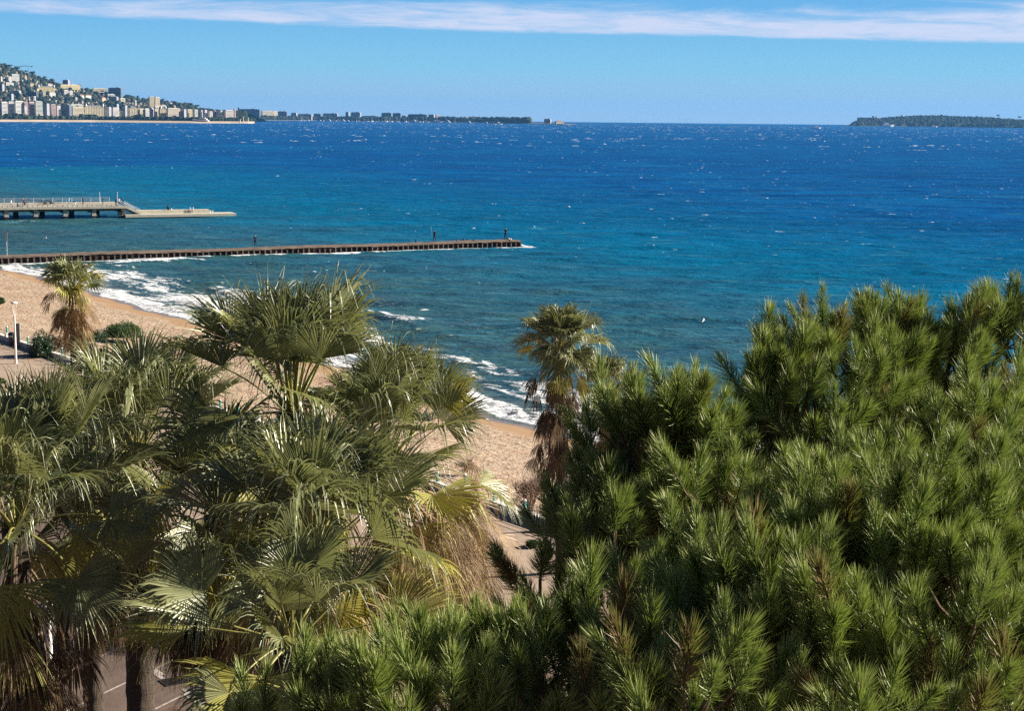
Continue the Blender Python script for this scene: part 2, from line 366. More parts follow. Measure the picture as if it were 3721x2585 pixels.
# ------------------------------------------------------------------ sea
ja, jb = onz(-150, 967, 0)[:2], onz(1894, 899, 0)[:2]; JD = (jb-ja)/np.linalg.norm(jb-ja); JN = np.array([-JD[1], JD[0]])  # jetty near face line, JN points away from camera
rr = 45*np.exp(np.arange(0, 1130)*.00556); aa = np.radians(np.linspace(-36, 36, 640))
RR, AA = np.meshgrid(rr, aa, indexing='ij'); X = RR*np.sin(AA); Y = RR*np.cos(AA)
s_, c_ = sc(np.dstack([X, Y])); OFF = c_-shore_c(np.clip(s_, -250, 600)); OFF = np.where(s_ > 600, 400, OFF)
gw = np.random.default_rng(5); Z = np.zeros_like(X); row = RR*.00556
for i in range(46):
    lam = 2.2*1.085**i if i < 38 else gw.uniform(12, 30); a = gw.normal(-1.35, .55); k = 2*np.pi/lam; amp = .0085*lam*(1 if lam < 9 else (9/lam)**1.3)
    ph = gw.uniform(0, 6.28); arg = k*(X*math.cos(a)+Y*math.sin(a))+ph+1.3*np.sin(X*.11/lam+Y*.07/lam+i)
    Z += amp*np.clip(lam/(2.6*row)-1, 0, 1)*(1-np.abs(np.sin(arg/2)))*1.6 if i % 2 else amp*np.clip(lam/(2.6*row)-1, 0, 1)*np.sin(arg)
damp = np.clip((OFF-1)/16, .03, 1); Z *= damp*.62
dj0 = 0
dj = (X-jb[0])*JN[0]+(Y-jb[1])*JN[1]; tj = (X-jb[0])*JD[0]+(Y-jb[1])*JD[1]; sheltered = np.clip((60-OFF)/40, 0, 1)
# breakers running in along the shore
wob = 2.2*np.sin(s_*.05+1)+1.3*np.sin(s_*.13)+.8*np.sin(s_*.31+2)+.35*np.sin(s_*.9)
LEE = np.clip((-dj-2)/5, 0, 1)                              # surf only on the near side of the jetty
Z *= 1-.55*np.exp(-(dj/5)**2)*(tj < 3)
def ridge(x, c0, w0, w1): d = x-c0; return np.where(d < 0, np.exp(-(d/w0)**2), np.exp(-(d/w1)**2))
br1 = ridge(OFF+wob*.6, 7.5, .7, 2.2)*np.clip(.55+.7*np.sin(s_*.075+.6), 0, 1); br2 = ridge(OFF+wob, 15, .9, 3.0)*np.clip(.4+.9*np.sin(s_*.055+2.2), 0, 1)
br3 = ridge(OFF+wob, 24, 1.4, 3.5)*np.clip(.2+.7*np.sin(s_*.04+4.), 0, 1); br0 = ridge(OFF+wob*.25, 2.2, .4, 1.2)
Z += (.34*br1+.36*br2+.16*br3)*LEE+.14*br0
Z += .06*np.clip(1-OFF/6, 0, 1)*0
# foam density
f1 = ridge(OFF+wob*.6, 7.6, .9, 4.5)*np.clip(.75+.5*np.sin(s_*.075+.6), 0, 1); f2 = ridge(OFF+wob, 15, .8, 4.0)*np.clip(.35+.9*np.sin(s_*.055+2.2), 0, 1)
f3 = ridge(OFF+wob, 24, .7, 2.0)*np.clip(-.1+.9*np.sin(s_*.04+4.), 0, 1)*.7
f0 = ridge(OFF+wob*.25, 1.0, .6, 2.0)*1.15; fb = (.38+.15*np.sin(s_*.11+1.5)*np.sin(OFF*.35+s_*.05))*np.clip((15.5-OFF+wob)/6, 0, 1)*(OFF > -3)
FO = np.maximum.reduce([f0, f1*LEE, f2*LEE, f3*LEE])*.60+fb*(.3+.7*LEE)
jf = np.clip(1-np.abs(dj+1.3)/(2.0+1.2*np.sin(tj*.21)*np.sin(tj*.057+1)+.7*np.sin(tj*1.1)), 0, 1)*((tj < 1.5) & (dj < 0))
jst = np.exp(-((dj+9+2.5*np.sin(tj*.12)+.6*np.sin(tj*.5))/1.6)**2)*np.exp(-((tj+66)/9)**2)
jr = np.exp(-((tj-2)/1.2)**2)*np.exp(-((dj-1)/3)**2)*.6
FO = np.maximum.reduce([FO, jf*.95, jst*1.0, jr]); Z += .3*jst+.12*jf
pf = ony(60, 806, 333.)[:2]; FO = np.maximum(FO, .85*np.exp(-((X-pf[0])/6)**2-((Y-pf[1]+1)/2.5)**2))
Z -= RR**2/(2*ER)
t = NT('sea water'); g = t.new('ShaderNodeNewGeometry').outputs['Position']
c = t.coord((.42, 1, 1), world=True); cw = t.coord((.5, 1, 1), (0, 0, R(-20)), world=True)
nf = t.noise(c, 1.5, 5, .62); nm = t.noise(cw, .33, 5, .6); nl = t.noise(c, .055, 5, .6); nx = t.noise(c, .006, 4, .5)
off = t.attr('off'); fo = t.attr('foam')
deep = t.mix(t.rng(nx, .35, .65), (.0, .085, .30), (.0, .125, .35)); deep = t.mix(t.rng(nl, .4, .62), deep, (.0, .060, .22))
mid_ = t.mix(t.rng(nl, .35, .65), (.0, .125, .235), (.0, .17, .30)); near_ = t.mix(t.rng(nm, .3, .7), (.022, .095, .10), (.055, .145, .125)); shal = (.16, .20, .16)
offn = t.math('ADD', off, t.math('MULTIPLY', t.math('SUBTRACT', nl, .5), 50))
col = t.mix(t.rng(offn, 60, 260), mid_, deep); col = t.mix(t.rng(offn, 12, 105), near_, col); col = t.mix(t.rng(off, .4, 7), shal, col)
sa_ = t.attr('along'); cvx = t.new('ShaderNodeCombineXYZ'); t.put(t.math('MULTIPLY', sa_, .30), cvx.inputs[0]); t.put(off, cvx.inputs[1]); cs_ = cvx.outputs[0]
lace = t.math('ADD', t.math('MULTIPLY', t.noise(cs_, .55, 7, .68, .9), .65), t.math('MULTIPLY', t.noise(cw, 1.6, 6, .72, .5), .35))
gz_ = t.new('ShaderNodeNewGeometry').outputs['Position']; c3 = t.coord((.22, 1, 1), (0, 0, R(7)), world=True)
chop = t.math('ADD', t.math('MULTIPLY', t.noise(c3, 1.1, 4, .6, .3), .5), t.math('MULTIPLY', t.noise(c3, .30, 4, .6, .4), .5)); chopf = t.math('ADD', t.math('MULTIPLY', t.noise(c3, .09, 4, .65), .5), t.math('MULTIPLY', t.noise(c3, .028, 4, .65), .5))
col = t.mix(t.rng(chop, .42, .58, .0, .75), col, t.mix(1.0, col, (1.0, .62, .58), 'MULTIPLY')); col = t.mix(t.rng(chop, .54, .66, 0, .60), col, (.07, .32, .42)); col = t.mix(t.rng(chopf, .44, .60, 0, .35), col, t.mix(1.0, col, (1.0, .60, .62), 'MULTIPLY'))  # wave light and shade painted into the water colour: dark troughs, bright crests
fm = t.math('MULTIPLY', t.rng(t.math('SUBTRACT', fo, t.rng(lace, .36, .64, 0, 1, False)), -.04, .20), t.rng(t.noise(cw, 3.5, 5, .7), .25, .5, .55, 1))
col2 = t.mix(fm, col, (.80, .82, .84))
h = t.math('ADD', t.math('MULTIPLY', nf, .34), t.math('ADD', t.math('MULTIPLY', nm, 1.0), t.math('MULTIPLY', nl, .8)))
nfar = t.noise(t.coord((.3, 1, 1), world=True), .016, 5, .65); h = t.math('ADD', h, t.math('MULTIPLY', nfar, 4.0))
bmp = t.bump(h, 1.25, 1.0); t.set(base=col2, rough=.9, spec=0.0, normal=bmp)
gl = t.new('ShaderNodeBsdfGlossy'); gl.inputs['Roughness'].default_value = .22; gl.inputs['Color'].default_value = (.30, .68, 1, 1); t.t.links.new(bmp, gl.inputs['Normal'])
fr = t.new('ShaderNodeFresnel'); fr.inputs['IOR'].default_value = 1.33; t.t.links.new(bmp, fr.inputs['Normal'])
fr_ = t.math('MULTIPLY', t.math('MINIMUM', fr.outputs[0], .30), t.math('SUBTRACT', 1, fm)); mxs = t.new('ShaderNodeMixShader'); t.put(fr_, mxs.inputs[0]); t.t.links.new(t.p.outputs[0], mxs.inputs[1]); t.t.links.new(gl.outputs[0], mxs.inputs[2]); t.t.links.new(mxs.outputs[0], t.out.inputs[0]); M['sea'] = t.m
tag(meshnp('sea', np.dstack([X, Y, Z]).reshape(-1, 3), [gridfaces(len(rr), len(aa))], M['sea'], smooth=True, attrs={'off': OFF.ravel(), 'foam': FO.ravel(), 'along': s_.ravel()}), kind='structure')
# whitecaps: small raised crests of foam over the open water
M['foam'] = plain('foam', (.50, .64, .75), .7, .06, 2)
def seaz(r_, a_):
    i = int(np.clip(round(math.log(r_/45)/.00556), 0, len(rr)-1)); j = int(np.clip(round((math.degrees(a_)+36)/72*639), 0, 639)); return Z[i, j]
def caps(n, r0_, r1_, L, Hh, seed):
    g = np.random.default_rng(seed); Vs, Fs = [], []; base = 0
    r = np.sqrt(g.uniform(r0_**2, r1_**2, n)); a = np.radians(g.uniform(-26, 26, n)); x = r*np.sin(a); y = r*np.cos(a)
    gust = fbm(x, y, .012, 9)+fbm(x, y, .05, 10)*.6
    for i in range(n):
        if gust[i] < -.2: continue
        s1_, c1_ = sc((x[i], y[i])); 
        if s1_ < 650 and c1_-shore_c(s1_) < 26: continue
        l = g.uniform(*L)*.5; hh = g.uniform(*Hh); th = g.normal(-.12, .28); ca, sa = math.cos(th), math.sin(th); k = 7
        u = np.linspace(-1, 1, k); env = (1-np.abs(u)**1.6)*g.uniform(.0, 1, k); bx = u*l; by = .18*l*u*u*g.choice([-1, 1])+g.normal(0, .07*l, k)
        w_ = .25*l*env+.05; z0 = seaz(r[i], a[i])-.05
        P = []
        for dy, zz in ((-w_, 0*env), (-.15*w_, hh*env), (w_*1.6, 0*env)):
            P.append(np.stack([x[i]+bx*ca-(by+dy)*sa, y[i]+bx*sa+(by+dy)*ca, z0+zz], 1))
        Vs.append(np.concatenate(P)); 
        for q in range(2):
            j = np.arange(k-1)+base+q*k; Fs.append(np.stack([j, j+1, j+1+k, j+k], 1))
        base += 3*k
    return np.concatenate(Vs), np.concatenate(Fs), base
va = [caps(8500, 230, 3200, (.6, 2.8), (.07, .28), 1), caps(3600, 130, 800, (.25, 1.1), (.03, .12), 2), caps(6500, 1300, 6500, (3, 11), (.2, .75), 3)]
b1 = va[0][2]; b2 = b1+va[1][2]
tag(meshnp('whitecaps', np.concatenate([v[0] for v in va]), [va[0][1], va[1][1]+b1, va[2][1]+b2], M['foam']), kind='stuff')

# ------------------------------------------------------------------ jetty
M['rust'] = plain('rusted sheet piling', (.050, .030, .024), .85, .6, 2.5, .3)
M['rust_bleached'] = plain('salt-bleached pile caps', (.16, .12, .10), .9, .4, 3)
t = NT('weathered jetty concrete'); n = t.noise(t.coord(world=True), .6, 6, .65); n2 = t.noise(t.coord(world=True), 3, 5, .7)
col = t.mix(t.rng(n, .35, .65), (.10, .070, .052), (.19, .14, .105)); col = t.mix(t.rng(n2, .5, .7, 0, .7), col, (.07, .06, .045)); t.set(base=col, rough=.95, normal=t.bump(n2, .08)); M['jetty'] = t.m
JL = np.linalg.norm(jb-ja)+20; jz = 1.15; JWD = 4.2
def TJ(V): V = np.asarray(V, float); p = jb-JD*V[:, :1]*1.0; p = p+JN*V[:, 1:2]; return np.column_stack([p-jb, V[:, 2]])    # x = distance back from the head, y = away from camera
jt = thing('jetty', 'long low rust-brown sheet-pile jetty running out into the sea', 'jetty', (*jb, 0))
gj = np.random.default_rng(3)
nx_ = int(JL/.5); xs = np.arange(nx_)*.5; ys = np.array([-.12, .05, .5, 1.4, 2.4, 3.4, 4.0, 4.25])
GX, GY = np.meshgrid(xs, ys, indexing='ij'); GZ_ = jz+gj.normal(0, .035, GX.shape)-.05*(np.abs(GY-2.1)/2)+.05*np.sin(GX*.2); GZ_[:, 0] -= .12; GZ_[:, -1] -= .12
o = meshnp('top_slab', TJ(np.dstack([GX, GY, GZ_]).reshape(-1, 3)), [gridfaces(len(xs), len(ys))], M['jetty'], jt)
mb = MB(); prof = []; k = 0; x_ = 0.0
while x_ < JL: prof += [(x_, .0), (x_+.34, .0), (x_+.46, .22), (x_+.80, .22)]; x_ += .92
pv = np.array([(a, b, z) for a, b in prof for z in (-2.0, jz-.1)]); n_ = len(prof); F_ = [(2*i, 2*i+1, 2*i+3, 2*i+2) for i in range(n_-1)]
mb.add(TJ(pv), F_); mb.box(-.02, .2, 0, JWD, -2, jz-.06, 0, TJ); mb.box(.2, JL, JWD-.1, JWD, -2, jz-.1, 0, TJ); mb.build('sheet_pile_wall', M['rust'], jt)
k = 0
while k*.92 < min(JL, 90):                                    # pale pile ribs standing proud of the dark pans
    if gj.random() < .95:
        q = MB(); w_ = gj.uniform(.10, .2); q.box(k*.92+.17-w_/2, k*.92+.17+w_/2, -.10, -.003, -1.2, jz-gj.uniform(.16, .4), 0, TJ); q.build('pile', M['rust_bleached'], jt)
    k += 1
for i, (bx, by, bz) in enumerate(((2.1, .3, .3), (18.2, 3.6, .35), (9.2, 3.7, .4), (.9, 3.0, .42))):
    q = MB(); p = TJ(np.array([[bx, by, jz-.05]]))[0]; q.tube([p, p+(0, 0, bz*.7), p+(0, 0, bz)], [.13, .11, .16], 8); q.build('bollard', M['rust'], jt)
def on_jetty(px): # point on the deck below pixel column px
    lo, hi = -5.0, JL
    for _ in range(40):
        m_ = (lo+hi)/2; p = jb-JD*m_+JN*2.4
        if proj((*p, jz))[0] > px: lo = m_
        else: hi = m_
    return (*p, jz+.02)
M['pale_metal'] = plain('pale painted steel', (.60, .62, .62), .45, .1, 3, metal=.2)
M['dark_metal'] = plain('dark steel', (.035, .037, .045), .45, .3, 6, metal=.5)
p = on_jetty(26); sg_ = thing('marker_post', 'slim pale post with a tall narrow panel at the landward end of the jetty', 'sign', p)
q = MB(); q.tube([(0, 0, -.1), (0, 0, 3.3)], .045, 6); q.build('post', M['pale_metal'], sg_)
q = MB(); q.box(-.17, .17, -.075, -.045, 2.0, 3.35); q.build('panel', plain('weathered panel', (.35, .42, .45), .5, .2, 2), sg_)

# ------------------------------------------------------------------ people
def suit(name, legs, top, skin=(.42, .27, .2), hair=(.03, .02, .015), hz=1.72, headz=1.50, legz=.86, headback=0.0):
    t = NT(name); sp = t.new('ShaderNodeSeparateXYZ'); t.t.links.new(t.new('ShaderNodeTexCoord').outputs['Object'], sp.inputs[0]); z = sp.outputs[2]
    c = t.mix(t.math('GREATER_THAN', z, .07), (.03, .03, .03), legs); c = t.mix(t.math('GREATER_THAN', z, legz), c, top); c = t.mix(t.math('GREATER_THAN', z, headz), c, skin)
    c = t.mix(t.math('GREATER_THAN', z, headz+.14), c, hair); t.set(base=c, rough=.8); return t.m
def person(label, loc, rz, mat, pose='stand', group=None, scale=1.0, h=None):
    """one continuous skinned figure, facing local -Y"""
    J = {'stand': dict(pel=(0, 0, .95), ch=(0, .02, 1.32), nk=(0, .0, 1.50), hd=(0, -.02, 1.64), kn=[(-.11, -.02, .52), (.12, -.03, .52)], an=[(-.12, .02, .08), (.15, 0, .08)],
                      el=[(-.26, .02, 1.16), (.27, .02, 1.16)], ha=[(-.16, -.22, 1.10), (.16, -.24, 1.12)]),
         'walk': dict(pel=(0, 0, .95), ch=(0, -.04, 1.32), nk=(0, -.05, 1.49), hd=(0, -.09, 1.63), kn=[(-.10, -.22, .55), (.10, .03, .50)], an=[(-.10, -.30, .10), (.10, .36, .14)],
                      el=[(-.26, .12, 1.14), (.26, -.10, 1.14)], ha=[(-.24, .22, .96), (.24, -.28, 1.0)]),
         'phone': dict(pel=(0, 0, .95), ch=(0, .03, 1.32), nk=(0, .01, 1.50), hd=(0, -.03, 1.64), kn=[(-.10, -.02, .52), (.11, 0, .52)], an=[(-.12, 0, .08), (.14, .02, .08)],
                      el=[(-.27, -.06, 1.17), (.28, -.05, 1.20)], ha=[(-.08, -.24, 1.30), (.12, -.24, 1.36)]),
         'ride': dict(pel=(0, .28, 1.02), ch=(0, .0, 1.36), nk=(0, -.10, 1.50), hd=(0, -.17, 1.62), kn=[(-.11, -.08, .72), (.11, .0, .60)], an=[(-.11, .02, .36), (.11, .04, .20)],
                      el=[(-.22, -.22, 1.18), (.22, -.22, 1.18)], ha=[(-.22, -.46, 1.06), (.22, -.46, 1.06)]),
         'sit': dict(pel=(0, 0, .12), ch=(0, -.02, .50), nk=(0, -.04, .68), hd=(0, -.07, .82), kn=[(-.12, -.42, .32), (.12, -.40, .36)], an=[(-.12, -.50, -.05), (.14, -.62, .04)],
                      el=[(-.25, -.10, .34), (.25, -.12, .34)], ha=[(-.14, -.32, .30), (.14, -.34, .32)])}[pose]
    V = [J['pel'], tuple((np.array(J['pel'])+J['ch'])/2), J['ch'], J['nk'], J['hd'], tuple(np.array(J['hd'])+(0, 0, .10))]; Rd = [.14, .125, .15, .055, .085, .07]; E = [(0, 1), (1, 2), (2, 3), (3, 4), (4, 5)]
    for q in range(2):
        sx_ = -1 if q == 0 else 1; sh = (J['ch'][0]+sx_*.19, J['ch'][1], J['ch'][2]+.09); b = len(V)
        V += [sh, J['el'][q], J['ha'][q], tuple(np.array(J['ha'][q])+(0, -.08, .0))]; Rd += [.06, .045, .034, .03]; E += [(2, b), (b, b+1), (b+1, b+2), (b+2, b+3)]
        hp = (J['pel'][0]+sx_*.10, J['pel'][1], J['pel'][2]-.06); b = len(V); a = np.array(J['an'][q])
        V += [hp, J['kn'][q], tuple(a), tuple(a+(0, -.15, -.035))]; Rd += [.095, .065, .045, .035]; E += [(0, b), (b, b+1), (b+1, b+2), (b+2, b+3)]
    me = bpy.data.meshes.new('person'); me.from_pydata([tuple(float(q) for q in v) for v in V], E, []); me.materials.append(mat)
    o = bpy.data.objects.new('person', me); link(o); m = o.modifiers.new('skin', 'SKIN'); m.use_smooth_shade = True
    for i, r_ in enumerate(Rd): me.skin_vertices[0].data[i].radius = (r_, r_*.8 if i < 3 else r_)
    me.skin_vertices[0].data[0].use_root = True
    o.modifiers.new('sub', 'SUBSURF').levels = 1; o.modifiers['sub'].render_levels = 1
    o.location = [float(q) for q in loc]; o.rotation_euler = (0, 0, rz); o.scale = (scale,)*3; return tag(o, label, 'person', group)
navy = (.012, .014, .03); blk = (.012, .012, .014)
sm_dark = suit('dark clothes', navy, blk); sm_navy = suit('navy clothes', blk, (.015, .02, .06)); sm_white = suit('white shirt', (.3, .28, .3), (.75, .75, .78))
sm_red = suit('red jacket', blk, (.33, .02, .03)); sm_blue = suit('blue coat', blk, (.02, .05, .14)); sm_pale = suit('pale jacket', (.03, .02, .03), (.5, .45, .5))
gp_ = 'people standing on the jetty'
pa = person('person in dark clothes near the middle of the jetty holding a phone up', on_jetty(928), R(200), sm_navy, 'phone', gp_, 1.15)
pb = person('person with long hair in dark clothes, middle one of those on the outer jetty', on_jetty(1579), R(165), sm_dark, 'stand', gp_, 1.15)
pc = person('person in dark jacket near the head of the jetty beside a white bag', on_jetty(1837), R(185), sm_dark, 'phone', gp_, 1.2)
rod = MB(); p = np.array(on_jetty(1575)); rod.tube([(0, 0, .0), (-.05, 0, .9), (-.12, .0, 1.75)], [.02, .014, .008], 5); o = rod.build('fishing_rod', M['pale_metal']); o.location = p+(-.25, -.2, .9); tag(o, 'thin pale rod held upright by the long-haired person on the jetty', 'fishing rod')
M['bagw'] = plain('white bag cloth', (.75, .75, .76), .8, .1, 8)
q = MB(); q.blob((0, 0, .12), (.28, .2, .15), 0, .18, 8, 5, gj).blob((.32, .05, .10), (.18, .14, .12), 0, .2, 7, 5, gj); o = q.build('bag', M['bagw'], smooth=True); o.location = np.array(on_jetty(1849))+(0, -.2, 0); tag(o, 'lumpy white bag lying at the feet of the person on the jetty head', 'bag')
# birds resting along the jetty, dark specks in the photograph
def gull(label, loc, rz, flying, dark=False, group=None, s=1.0, bank=0.0):
    col = M['cormorant'] if dark else M['gull']
    g_ = thing('gull' if not dark else 'cormorant', label, 'bird', loc, rz, group); b = MB()
    if flying:
        b.tube([(0, -.30, .02), (0, -.22, .03), (0, -.12, .02), (0, .05, 0), (0, .2, .0), (0, .33, .0)], [.012, .04, .06, .075, .05, .02], 8); b.build('body', col, g_, True)
        for q_ in (-1, 1):
            w = MB(); x = [0.04, .28, .62, .80]; z = [0, .16, .12, .02]; y = [-.10, -.14, -.02, .10]; ch = [.20, .19, .13, .03]
            V = [(q_*x[i], y[i]+k_*ch[i], z[i]+(.012 if k_ == 0 else 0)*1.0) for i in range(4) for k_ in (0, .5, 1)]+[(q_*x[i], y[i]+k_*ch[i], z[i]-.012) for i in range(4) for k_ in (0, .5, 1)]
            Fw = [(i*3+j, i*3+j+1, i*3+j+4, i*3+j+3) for i in range(3) for j in range(2)]; Fw += [tuple(12+a for a in f[::-1]) for f in Fw]; Fw += [(9, 10, 22, 21), (10, 11, 23, 22)]+[(i*3, i*3+3, 15+i*3, 12+i*3) for i in range(3)]+[(i*3+2, i*3+5, 17+i*3, 14+i*3) for i in range(3)]
            w.add(V, Fw); w.build('wing', col, g_, True)
        g_.rotation_euler = (R(8), bank, rz)
    else:
        b.tube([(0, -.20, .34), (0, -.15, .36), (0, -.11, .32), (0, -.06, .22), (0, .08, .17), (0, .22, .12), (0, .30, .10)], [.012, .035, .035, .07, .08, .04, .015], 8); b.build('body', col, g_, True)
        l = MB()
        for q_ in (-.03, .03): l.tube([(q_, 0, 0), (q_, .01, .13)], .01, 5)
        l.build('legs', M['dark_metal'], g_)
    g_.scale = (s,)*3; return g_
M['gull'] = plain('white plumage', (.75, .76, .78), .7, .06, 5); M['cormorant'] = plain('dark plumage', (.02, .02, .02), .7, .2, 5)
for i, (px, lb) in enumerate(((1660, 'dark bird resting on the outer jetty, nearest to the long-haired person'), (1698, 'dark bird crouched on the jetty beside a white scrap'), (1722, 'dark bird on the seaward edge in the middle of the outer jetty'), (1752, 'dark bird sitting on the far edge of the outer jetty'))):
    gull(lb, np.array(on_jetty(px))+(0, (-1.2, .2, -1.4, 1.2)[i], 0), R(60*i), False, True, 'birds resting on the jetty')
gull('white gull gliding low over the water to the left of the jetty', ony(166, 866, 265), R(120), True, s=.8, bank=.35)
gull('white gull in flight over the open water left of the pines', ony(2556, 1166, 160), R(75), True, s=.6, bank=-.3)
gull('small white gull far off above the water beyond the pier', ony(1010, 640, 300), R(70), True, s=.6)

# ------------------------------------------------------------------ concrete pier
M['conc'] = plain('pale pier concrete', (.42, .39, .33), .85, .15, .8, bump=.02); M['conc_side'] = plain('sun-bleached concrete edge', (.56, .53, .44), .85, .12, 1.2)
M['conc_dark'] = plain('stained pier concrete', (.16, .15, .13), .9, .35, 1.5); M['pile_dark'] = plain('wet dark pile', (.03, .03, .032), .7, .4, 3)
DZ = 2.75
pn0, pn1 = onz(-70, 755.5, DZ), onz(456, 749, DZ); PD = (pn1-pn0)[:2]; PL = np.linalg.norm(PD); PD /= PL; PN = np.array([-PD[1], PD[0]]); PO = pn1[:2]
PW = 13.0
def TP(V): V = np.asarray(V, float); p = PD*V[:, :1]+PN*V[:, 1:2]; return np.column_stack([p, V[:, 2]])     # x along the pier (0 = stair head), y away from camera
def px2x(px, y, z): # pier x for pixel column
    lo, hi = -80.0, 60.0
    for _ in range(40):
        m_ = (lo+hi)/2
        if proj((*(PO+PD*m_+PN*y), z))[0] < px: lo = m_
        else: hi = m_
    return m_
def onp(px, y, z=DZ): return (*(PO+PD*px2x(px, y, z)+PN*y), z)
pier = thing('pier', 'pale concrete pier on square pillars with stairs down to a lower landing platform', 'pier', (*PO, 0))
LP = 45
q = MB(); q.box(-LP, 0, 0, PW, DZ-.42, DZ, 0, TP); q.build('deck', M['conc'], pier)
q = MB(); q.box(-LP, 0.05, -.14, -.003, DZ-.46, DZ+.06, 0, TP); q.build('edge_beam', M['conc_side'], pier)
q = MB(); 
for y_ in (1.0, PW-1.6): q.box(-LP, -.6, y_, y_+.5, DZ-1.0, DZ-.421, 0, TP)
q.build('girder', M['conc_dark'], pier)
q = MB(); q.box(-LP, -.2, PW*.72, PW, DZ+.002, DZ+.30, 0, TP); q.box(-LP, -.2, PW*.42, PW*.72-.01, DZ+.002, DZ+.15, 0, TP); q.build('seating_step', M['conc'], pier)
for px in (23, 130, 237, 341, 449):
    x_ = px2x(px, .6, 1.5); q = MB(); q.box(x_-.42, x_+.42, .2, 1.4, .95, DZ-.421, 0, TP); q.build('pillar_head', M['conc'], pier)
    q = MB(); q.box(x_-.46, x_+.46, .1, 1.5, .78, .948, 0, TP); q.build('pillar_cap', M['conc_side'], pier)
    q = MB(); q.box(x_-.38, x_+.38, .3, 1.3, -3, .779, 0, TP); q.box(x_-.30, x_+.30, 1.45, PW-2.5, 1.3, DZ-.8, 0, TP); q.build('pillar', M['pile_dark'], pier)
for px in (57, 153, 260, 352, 438):
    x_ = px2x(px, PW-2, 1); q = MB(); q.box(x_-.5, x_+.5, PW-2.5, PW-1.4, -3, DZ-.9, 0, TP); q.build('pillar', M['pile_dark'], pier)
# kerb uprights along the near edge
for k in range(26):
    x_ = -.9-k*1.0; q = MB(); q.box(x_-.05, x_+.05, -.12, -.02, DZ+.061, DZ+.36, 0, TP); q.build('edge_post', M['pile_dark'], pier)
q = MB(); q.box(-26.2, -.6, -.11, -.05, DZ+.37, DZ+.40, 0, TP); q.build('edge_rail', M['conc'], pier)
# stairs, lower platform
LZ = 1.0; xs0 = 0.0; xs1 = 3.1
q = MB(); n_s = 9
for k in range(n_s): x0_ = xs0+.051+k*(xs1-xs0)/n_s; q.box(x0_, x0_+(xs1-xs0)/n_s+.02, .1, PW*.55, DZ-.42-(k+.3)*(DZ-LZ)/n_s, DZ-(k+1)*(DZ-LZ)/n_s+.05, 0, TP)
q.build('stairs', M['conc'], pier)
q = MB(); V = TP(np.array([(xs0+.05, -.14, DZ+.06), (xs1+.2, -.14, LZ+.35), (xs1+.2, -.14, LZ-.05), (xs0+.05, -.14, DZ-.46), (xs0+.05, .06, DZ+.06), (xs1+.2, .06, LZ+.35), (xs1+.2, .06, LZ-.05), (xs0+.05, .06, DZ-.46)]))
q.add(V, [(0, 1, 2, 3), (7, 6, 5, 4), (0, 4, 5, 1), (1, 5, 6, 2), (2, 6, 7, 3), (3, 7, 4, 0)]); q.build('stair_string', M['conc_side'], pier)
for y_ in (-.05, .9, PW*.5):
    for dz in (.95, .6):
        q = MB(); q.tube(TP(np.array([(xs0-.1, y_, DZ+dz), (xs1, y_, LZ+dz)])), .04, 6); q.build('handrail', M['pale_metal'], pier)
xe = px2x(857, -1.2, LZ); xw0 = px2x(497, 1.5, LZ); xw1 = px2x(761, 1.5, LZ)
q = MB(); q.box(-.3, xe, -1.6, 3.5, LZ-.55, LZ, 0, TP); q.build('landing_platform', M['conc_side'], pier)
q = MB(); q.box(xw0, xw1, 1.3, 3.4, LZ+.002, LZ+.72, 0, TP); q.build('platform_bench', M['conc_side'], pier)
for px in (548, 642, 730, 836): 
    x_ = px2x(px, -.5, .3); q = MB(); q.box(x_-.75, x_+.75, -1.1, 2.8, -3, LZ-.551, 0, TP); q.build('platform_pile', M['pile_dark'], pier)
for px in (683, 697): # ladders on the platform step
    x_ = px2x(px, 1.2, LZ); q = MB()
    for dx in (-.16, .16): q.tube(TP(np.array([(x_+dx, 1.2, LZ+.05), (x_+dx, 1.2, LZ+.9)])), .03, 5)
    for dz in (.2, .45): q.tube(TP(np.array([(x_-.16, 1.2, LZ+dz), (x_+.16, 1.2, LZ+dz)])), .02, 5)
    q.build('ladder', M['dark_metal'], pier)
for px in (691, 702, 764, 772):
    x_ = px2x(px, 3.0, LZ+.7); zz = LZ+.72 if px < 762 else LZ; q = MB(); q.tube(TP(np.array([(x_, 3.0, zz), (x_, 3.0, zz+.35), (x_, 3.0, zz+.45)])), [.12, .12, .16], 8); q.build('mooring_post', M['pale_metal'], pier)
# railing along the far side
for k in range(22):
    x_ = -1.0-k*2.0; q = MB(); q.tube(TP(np.array([(x_, PW-.1, DZ+.3), (x_, PW-.1, DZ+1.25)])), .04, 5); q.build('railing_post', M['pale_metal'], pier)
for dz in (1.22, .95, .65): q = MB(); q.tube(TP(np.array([(-LP, PW-.1, DZ+dz), (-1, PW-.1, DZ+dz)])), .025, 5); q.build('railing_bar', M['pale_metal'], pier)
for px, top, lb in ((363, 688, 'tall pale pole on the pier, left of the pair by the stairs'), (427, 696, 'tall pale pole on the pier nearest the stair head')):
    p = onp(px, 4.0 if px < 400 else 2.5); q = MB(); q.tube([(0, 0, 0), (0, 0, 1.2), (0, 0, 2.85)], [.09, .075, .06], 8); o_ = thing('lamp_pole', lb, 'pole', p, 0, 'tall poles on the pier')
    q.build('pole', M['pale_metal'], o_); q = MB(); q.box(-.13, .13, -.13, .13, 0, .12); q.build('base', M['dark_metal'], o_)
M['whiteplastic'] = plain('white plastic', (.78, .80, .82), .4, .05, 3)
